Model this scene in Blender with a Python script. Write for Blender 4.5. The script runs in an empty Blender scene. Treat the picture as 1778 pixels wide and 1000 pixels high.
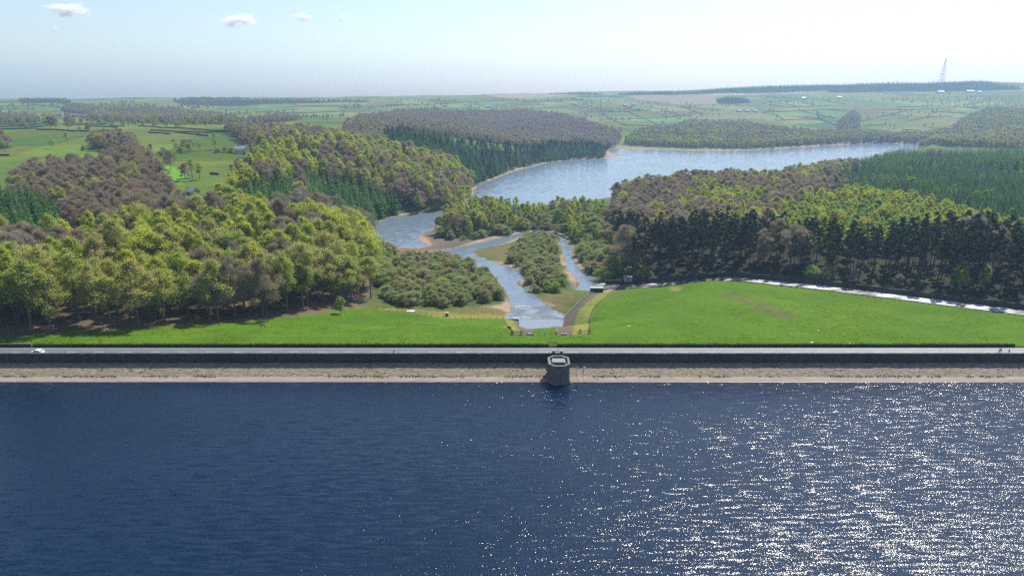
import bpy, bmesh, math, random
import numpy as np
from mathutils import Vector, Matrix

scene = bpy.context.scene
C = scene.collection
R = math.radians

# ------------------------------------------------------------------ camera, sky, sun, exposure
cam_data = bpy.data.cameras.new('camera')
cam_data.sensor_width = 36.0
cam_data.lens = 36.0*1201.0/1778.0
cam_data.clip_start = 1.0
cam_data.clip_end = 40000.0
cam = bpy.data.objects.new('camera', cam_data)
cam.location = (0, 0, 80)
cam.rotation_euler = (R(90)-math.atan(335/1201), 0, 0)
C.objects.link(cam)
scene.camera = cam

SUN_AZ, SUN_EL = R(34), R(54)             # azimuth to the right of straight ahead (+Y), elevation
world = bpy.data.worlds.new('World'); scene.world = world; world.use_nodes = True
wn = world.node_tree; wn.nodes.clear()
wo = wn.nodes.new('ShaderNodeOutputWorld'); wb = wn.nodes.new('ShaderNodeBackground'); sky = wn.nodes.new('ShaderNodeTexSky')
sky.sky_type = 'NISHITA'; sky.sun_disc = False; sky.sun_elevation = SUN_EL; sky.sun_rotation = SUN_AZ
sky.air_density = 1.0; sky.dust_density = 1.3; sky.ozone_density = 1.0; sky.altitude = 150
wb.inputs['Strength'].default_value = 0.11
wn.links.new(sky.outputs[0], wb.inputs[0]); wn.links.new(wb.outputs[0], wo.inputs[0])

sun_data = bpy.data.lights.new('sun', 'SUN'); sun_data.energy = 5.0; sun_data.angle = R(0.53); sun_data.color = (1.0, .95, .87)
sun = bpy.data.objects.new('sun', sun_data); C.objects.link(sun)
sd_vec = Vector((math.sin(SUN_AZ)*math.cos(SUN_EL), math.cos(SUN_AZ)*math.cos(SUN_EL), math.sin(SUN_EL)))
sun.rotation_euler = sd_vec.to_track_quat('Z', 'Y').to_euler()
sun.location = (300, 500, 900)

vs = scene.view_settings
vs.view_transform = 'Standard'; vs.look = 'None'; vs.exposure = 0.62; vs.gamma = 1.0; vs.use_curve_mapping = False
scene.render.engine = 'CYCLES'
cy = scene.cycles
cy.max_bounces = 8; cy.diffuse_bounces = 4; cy.glossy_bounces = 2; cy.transmission_bounces = 3; cy.transparent_max_bounces = 6; cy.volume_bounces = 5
cy.use_denoising = False; cy.use_adaptive_sampling = True; cy.adaptive_threshold = 0.01
cy.caustics_reflective = False; cy.caustics_refractive = False

HAZE = 1.2e-4
# ------------------------------------------------------------------ terrain heights (metres, crest of the dam road = 0)
LAKE_Z = -18.0
HEIGHTS = [
 # crest of the embankment
 (-420,226,14),(-320,226,7),(-250,226,3),(-200,226,1.0),(-160,226,.3),(-100,226,.3),(-50,226,.3),(0,226,.3),(30,226,.3),(80,226,.3),(130,226,.3),(180,226,.2),(235,226,1),(300,226,7),(400,226,15),
 (-420,214,14),(-320,214,7),(-250,214,3),(-200,214,.6),(-100,214,.1),(0,214,.1),(100,214,.1),(200,214,.1),(300,214,6),(400,214,14),
 # downstream face, left lawn and the abutment wood
 (-60,296,-15.2),(-30,296,-16),(-5,296,-16.3),(-69,285,-11.5),(-89,260,-7.2),(-102,247,-4),(-113,238,-2.4),(-30,260,-7.8),
 (-110,300,-5),(-160,260,-.5),(-150,350,2),(-100,350,-4),(-105,420,-2),(-200,400,8),(-300,400,14),(-82,360,-10),(-77,330,-13),(-125,480,-4),(-160,520,8),(-200,300,3),(-300,300,8),
 # valley floor
 (-40,330,-16.5),(-60,360,-16.5),(-30,380,-17),(-70,420,-17),(0,330,-17.3),(40,400,-16.8),(60,440,-16.8),(20,460,-17),(-90,560,-17),(-60,500,-17.5),
 (-10,540,-16),(40,560,-15),(80,540,-15),(120,520,-14),(13,285,-17.5),(13,300,-17.5),
 # grass field right of the outlet
 (30,300,-13.5),(45,335,-16),(50,280,-8),(60,320,-13),(90,300,-3.8),(98,322,-6.6),(90,335,-9.5),(120,280,-4.5),(115,325,-8),(160,260,-2.5),(150,300,-6),(200,245,-1.5),(28,262,-7),
 # right wood
 (60,380,-13),(100,372,-8),(150,345,-3.5),(200,310,-.2),(260,300,4),(220,400,0),(150,450,-5),(100,480,-10),(300,500,3),(200,600,-5),(120,650,-13),(300,750,-7),(450,700,0),(450,450,8),(500,950,-5),(350,900,-13),(600,1200,-3),(800,1450,-10),(450,1050,-15),
 (100,900,-18),(250,1150,-18),(400,1300,-18),(40,700,-18),
 # left ridge and promontory
 (-60,620,-13),(-100,640,0),(-150,700,14),(-70,760,-4),(-90,900,10),(-45,900,-9),(0,1000,-8),(60,1080,-12),(110,1090,-15),(-150,950,15),(-60,1050,4),
 # left fields
 (-150,600,17),(-250,600,23),(-350,600,26),(-200,750,25),(-400,800,29),(-300,1000,29),(-600,1000,32),(-700,1400,29),(-300,1400,27),(-100,1300,13),(0,1200,-4),
 (-800,2000,27),(-1300,2000,34),(-400,2000,26),(-1000,2600,50),(-600,2600,48),(-1800,2600,54),(-1600,3200,65),(-800,3200,66),(-300,3200,64),
 # middle distance
 (0,1500,-8),(50,1700,0),(-100,1900,14),(100,2200,24),(300,1900,8),(300,1550,-15),(0,2600,46),(300,2600,46),(0,3100,66),(400,3000,68),(0,3900,80),
 (250,1460,-16.5),(450,1420,-16.5),(650,1480,-16),(850,1520,-15.5),(300,1650,-8),(600,1650,-6),(900,1700,-4),(1200,1700,6),
 (500,1900,6),(900,1900,8),(1300,1900,14),(600,2300,28),(1000,2300,32),(1500,2300,38),(600,2700,54),(1100,2700,60),(1700,2700,66),(900,3000,78),(1400,3000,90),(2000,3000,98),
 # skyline
 (574,3400,90),(1000,3400,101),(1387,3400,115),(1800,3400,126),(2198,3400,137),(2500,3400,130),(2800,3400,118),(200,3600,86),(-80,3600,84),(-700,3600,74),
 (1500,4200,115),(500,4500,80),(-1000,4500,55),(2500,4500,100),(-3000,4000,55),(-2500,1500,40),(2500,1500,30),(1500,1000,15),(-1500,800,42),(4000,3000,80),(-4000,3000,55),(3500,5500,60),(-3500,5500,35),(0,5500,50),
]
_P = np.array(HEIGHTS, float); _SC = 1000.0
def _tps_kernel(r2):
    return np.where(r2 > 1e-12, r2*np.log(np.maximum(r2, 1e-12))*0.5, 0.0)
def _tps_fit():
    # fitted in (x/y^0.8, log y)-like stretched coordinates so that near detail and far hills get equal say
    q = _warp(_P[:, 0], _P[:, 1]); n = len(q)
    d2 = ((q[:, None]-q[None])**2).sum(2)
    K = _tps_kernel(d2)+np.eye(n)*2e-4
    A = np.zeros((n+3, n+3)); A[:n, :n] = K; A[:n, n] = 1; A[:n, n+1:] = q; A[n, :n] = 1; A[n+1:, :n] = q.T
    return q, np.linalg.solve(A, np.r_[_P[:, 2], 0, 0, 0])
def _warp(x, y):
    yy = np.maximum(y, 60.0)
    s = 1.0/(yy**0.75)
    return np.stack([x*s*0.9, np.log(yy)*3.0], -1)
_Q, _W = _tps_fit()
def base_height(x, y):
    x = np.asarray(x, float); y = np.asarray(y, float); sh = x.shape
    q = _warp(x.ravel(), y.ravel()); out = np.empty(len(q)); n = len(_Q)
    for i in range(0, len(q), 40000):
        p = q[i:i+40000]
        d2 = ((p[:, None]-_Q[None])**2).sum(2)
        out[i:i+40000] = _tps_kernel(d2)@_W[:n]+_W[n]+p@_W[n+1:]
    return out.reshape(sh)
def _hash(i, j, s):
    h = np.sin(i*127.1+j*311.7+s*74.7)*43758.5453
    return h-np.floor(h)
def vnoise(x, y, s=0):
    i = np.floor(x); j = np.floor(y); fx = x-i; fy = y-j
    fx = fx*fx*(3-2*fx); fy = fy*fy*(3-2*fy)
    a = _hash(i, j, s); b = _hash(i+1, j, s); c = _hash(i, j+1, s); d = _hash(i+1, j+1, s)
    return (a*(1-fx)+b*fx)*(1-fy)+(c*(1-fx)+d*fx)*fy
def fbm(x, y, s=0, o=3):
    v = 0; a = .5
    for k in range(o):
        v = v+a*(vnoise(x*2**k, y*2**k, s+k)-.5); a *= .5
    return v
def poly_sd(px, py, poly):
    # signed distance to a closed polygon, negative inside
    P = np.asarray(poly, float); n = len(P); d = np.full(px.shape, 1e18); ins = np.zeros(px.shape, bool)
    for k in range(n):
        ax, ay = P[k]; bx, by = P[(k+1) % n]; ex, ey = bx-ax, by-ay
        t = np.clip(((px-ax)*ex+(py-ay)*ey)/(ex*ex+ey*ey+1e-12), 0, 1)
        d = np.minimum(d, (px-ax-t*ex)**2+(py-ay-t*ey)**2)
        if ay != by:
            c = ((ay > py) != (by > py)) & (px < (bx-ax)*(py-ay)/(by-ay)+ax); ins ^= c
    d = np.sqrt(d)
    return np.where(ins, -d, d)
def line_dist(px, py, line):
    # distance to a polyline, with the interpolated third coordinate and the side (positive = left of travel)
    L = np.asarray(line, float); best = np.full(px.shape, 1e18); zz = np.zeros(px.shape); side = np.zeros(px.shape)
    for k in range(len(L)-1):
        a, b = L[k], L[k+1]; e = b[:2]-a[:2]
        t = np.clip(((px-a[0])*e[0]+(py-a[1])*e[1])/(e@e), 0, 1)
        qx = px-a[0]-t*e[0]; qy = py-a[1]-t*e[1]; d = qx*qx+qy*qy; m = d < best
        best = np.where(m, d, best); zz = np.where(m, a[2]+t*(b[2]-a[2]), zz); side = np.where(m, np.sign(e[0]*qy-e[1]*qx), side)
    return np.sqrt(best), zz, side
SPILLWAY = [(40,353,-17.7),(49,352,-17.6),(72,347,-15),(94,343,-12),(114,341,-10),(150,310,-6.8),(202,262,-3),(240,228,-1.4),(275,196,-.5)]
def smooth(t):
    t = np.clip(t, 0, 1); return t*t*(3-2*t)
def ground_height(x, y, waters):
    x = np.asarray(x, float); y = np.asarray(y, float)
    b = base_height(x, y)
    far = smooth((y-300)/1200)
    b = b+fbm(x/38, y/38, 3)*(1.2+3*far)*smooth((y-240)/60)+fbm(x/260, y/260, 9)*16*smooth((y-1500)/900)
    sd = np.full(x.shape, 1e9)
    for w in waters: sd = np.minimum(sd, poly_sd(x, y, w))
    w = np.clip(sd, 0, None)
    hi = LAKE_Z+.08+.10*np.minimum(w, 8)+.45*np.maximum(w-8, 0)
    lo = LAKE_Z+.06+.05*np.minimum(w, 12)
    z = np.clip(b, lo, hi)
    # steep revetments beside the outlet basin
    near = smooth((318-y)/20)
    z = np.where((near > 0) & (sd > 0), z*(1-near)+near*np.minimum(np.maximum(b, lo), LAKE_Z+.1+.55*w), z)
    z = np.where(sd < 0, LAKE_Z-.15-np.minimum(-sd*.25, 1.6), z)
    # spillway cutting
    d, pz, side = line_dist(x, y, SPILLWAY)
    far_side = side > 0
    bank = np.where(far_side, pz+1.6, pz-.1)
    z2 = np.where(d < 4.6, pz-.5, z+(bank-z)*(1-smooth((d-4.6)/14)))
    on = (d < 19) & (sd > -0.5) & (y > 216)
    z = np.where(on, np.where(sd < 0.5, np.minimum(z, z2), z2), z)
    # level berm behind the hedge
    k = 1-smooth((y-222)/8)
    k = k*smooth((215-np.abs(x))/20)
    z = z*(1-k)+k*.15
    return z, sd
# ------------------------------------------------------------------ layout of the valley, world metres
WATERS = [[(-38.2,780.7),(-20.2,841.5),(4.6,933.7),(29.3,987.5),(57.4,1056.9),(90.9,1095.3),(129.2,1115.5),(148.2,1120.7),(170.2,1158.2),(198.0,1200.7),(192.9,1218.8),(172.6,1216.3),(176.2,1280.5),(185.1,1322.2),(216.4,1315.0),(258.1,1308.0),(324.5,1273.7),(408.0,1273.7),(483.0,1308.0),(571.3,1366.7),(637.0,1414.2),(731.3,1465.1),(819.9,1473.9),(858.0,1456.4),(724.8,1280.5),(445.4,912.3),(256.5,750.9),(194.1,750.9),(124.1,705.9),(60.7,654.7),(27.2,636.8),(8.5,636.8),(-15.8,651.0),(-39.0,629.9),(-52.6,603.8),(-56.4,573.9),(-57.5,546.7),(-61.6,517.1),(-68.2,488.3),(-64.9,472.1),(-57.1,456.8),(-63.9,449.6),(-73.1,455.0),(-78.8,449.6),(-86.8,462.5),(-98.4,486.2),(-104.3,505.7),(-106.2,526.6),(-104.1,560.0),(-92.0,579.6),(-76.2,590.0),(-61.8,599.1),(-49.0,636.8),(-39.0,697.6)],[(-64.1,432.3),(-54.7,436.5),(-46.6,440.8),(-36.0,449.6),(-23.3,464.4),(-7.8,483.1),(6.8,501.2),(17.6,507.9),(30.2,503.4),(35.8,486.2),(39.5,451.4),(37.2,414.7),(39.6,387.2),(45.5,369.1),(53.8,355.9),(48.9,346.9),(40.8,346.3),(33.4,348.0),(36.4,360.6),(35.9,375.4),(32.6,395.5),(33.3,434.0),(33.5,470.1),(25.2,488.3),(15.1,494.7),(4.5,488.3),(-7.5,462.5),(-19.5,449.6),(-27.8,440.8),(-23.0,427.3),(-13.7,411.6),(-3.1,398.4),(5.3,385.9),(7.4,372.8),(2.5,365.4),(3.1,355.9),(7.8,345.8),(13.2,330.0),(18.1,315.5),(23.1,303.0),(21.7,295.5),(19.4,278.3),(18.8,274.0),(8.9,273.3),(8.2,281.3),(6.0,296.3),(1.1,306.5),(-0.3,320.2),(-1.5,335.1),(-3.9,351.3),(-10.0,374.1),(-20.1,398.4),(-30.6,416.2),(-42.9,422.5),(-55.0,417.8)]]
ZONES = [('bank',[(52.9,358.7),(88.4,353.4),(114.4,349.7),(140.6,333.2),(166.5,316.2),(189.6,291.9),(213.6,269.9),(227.2,257.9),(221.7,250.9),(208.3,262.0),(185.2,284.2),(161.4,305.7),(138.3,326.9),(113.4,345.9),(87.4,348.4),(55.3,354.0)]),('olive',[(-62.7,307.6),(-54.2,312.7),(-45.6,309.3),(-33.0,305.2),(-23.4,300.4),(-5.0,301.7),(-1.3,304.0),(1.0,298.2),(3.6,226.2),(0.4,226.0),(-3.9,294.9),(-27.9,292.0),(-38.8,297.8),(-50.4,305.6)]),('brown_grass',[(-32.2,305.2),(-24.3,313.0),(-13.5,317.0),(-2.5,319.2),(-0.8,304.2),(-23.4,300.4)]),('olive',[(21.1,226.4),(26.7,226.1),(32.8,277.6),(38.5,305.0),(53.6,342.3),(48.0,344.5),(42.5,333.2),(33.7,310.0),(27.3,286.3)]),('stone',[(15.7,225.8),(20.9,225.7),(27.1,286.7),(33.5,310.2),(42.7,333.1),(43.1,343.7),(31.4,313.7),(24.3,298.5),(21.3,288.7)]),('stone',[(1.3,298.3),(3.4,225.5),(7.3,224.4),(7.0,294.8),(4.6,306.9)]),('brown_grass',[(13.2,330.1),(18.7,315.1),(24.1,302.9),(30.9,314.1),(32.6,339.3),(27.0,343.2),(17.9,338.2)]),('brown_grass',[(-25.8,438.5),(-15.8,421.6),(-1.4,404.3),(4.0,431.0),(12.4,473.2),(-1.6,458.8),(-16.7,446.6)]),('sand',[(-37.0,782.8),(-20.2,841.3),(4.6,933.9),(33.7,997.7),(57.4,1057.4),(34.7,1027.9),(13.0,984.9),(-6.9,926.9),(-23.9,848.3)]),('sand',[(143.4,1118.8),(205.1,1213.7),(177.6,1252.6),(151.9,1187.4)]),('mud',[(-76.8,438.2),(-74.4,463.1),(-62.4,446.8),(-57.0,456.5),(-68.1,487.1),(-61.5,516.8),(-52.8,491.4),(-36.1,478.9),(-16.0,484.4),(6.8,502.5),(-7.8,482.6),(-23.3,464.6),(-36.0,449.9),(-46.6,441.0),(-54.6,435.6),(-63.8,430.2)]),('sand',[(29.5,386.5),(37.0,380.3),(38.5,363.2),(34.8,350.4),(30.9,355.0)]),('sand',[(-2.6,333.4),(0.3,331.8),(1.9,304.0),(4.2,296.6),(-2.4,307.6),(-12.1,316.3),(-3.1,321.0)]),('sand',[(1.9,372.6),(8.3,369.0),(10.9,349.5),(7.8,345.4)]),('shore_grass',[(201.1,1422.5),(270.6,1372.9),(341.6,1342.4),(424.9,1327.7),(494.0,1339.1),(586.6,1404.5),(645.8,1435.0),(738.2,1480.2),(826.0,1486.0),(820.3,1474.6),(731.4,1465.2),(637.2,1414.5),(571.2,1366.5),(483.2,1308.6),(408.1,1274.0),(324.6,1274.0),(258.3,1308.8),(185.1,1322.1)]),('heath',[(495.8,3153.4),(878.3,3121.2),(761.2,2649.9),(604.0,2578.6),(501.1,2821.8)]),('pale_heath',[(801.4,3214.9),(1344.9,3047.8),(1320.4,2990.4),(852.1,3026.2)]),('moor',[(-119.6,3389.4),(143.7,3514.1),(264.2,3262.1),(127.0,3100.9),(-74.9,3219.4)]),('bare_patch',[(91.0,288.7),(95.7,285.9),(101.3,276.9),(106.9,266.1),(110.3,251.6),(105.3,247.4),(98.4,255.5),(94.4,270.6),(90.3,282.0)]),('tan_grass',[(77.9,326.5),(81.4,318.1),(78.5,306.3),(75.1,314.5)]),('field_bright',[(-298.9,572.0),(-283.9,585.0),(-256.3,555.1),(-240.5,509.4),(-255.7,497.6)])]
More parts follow.
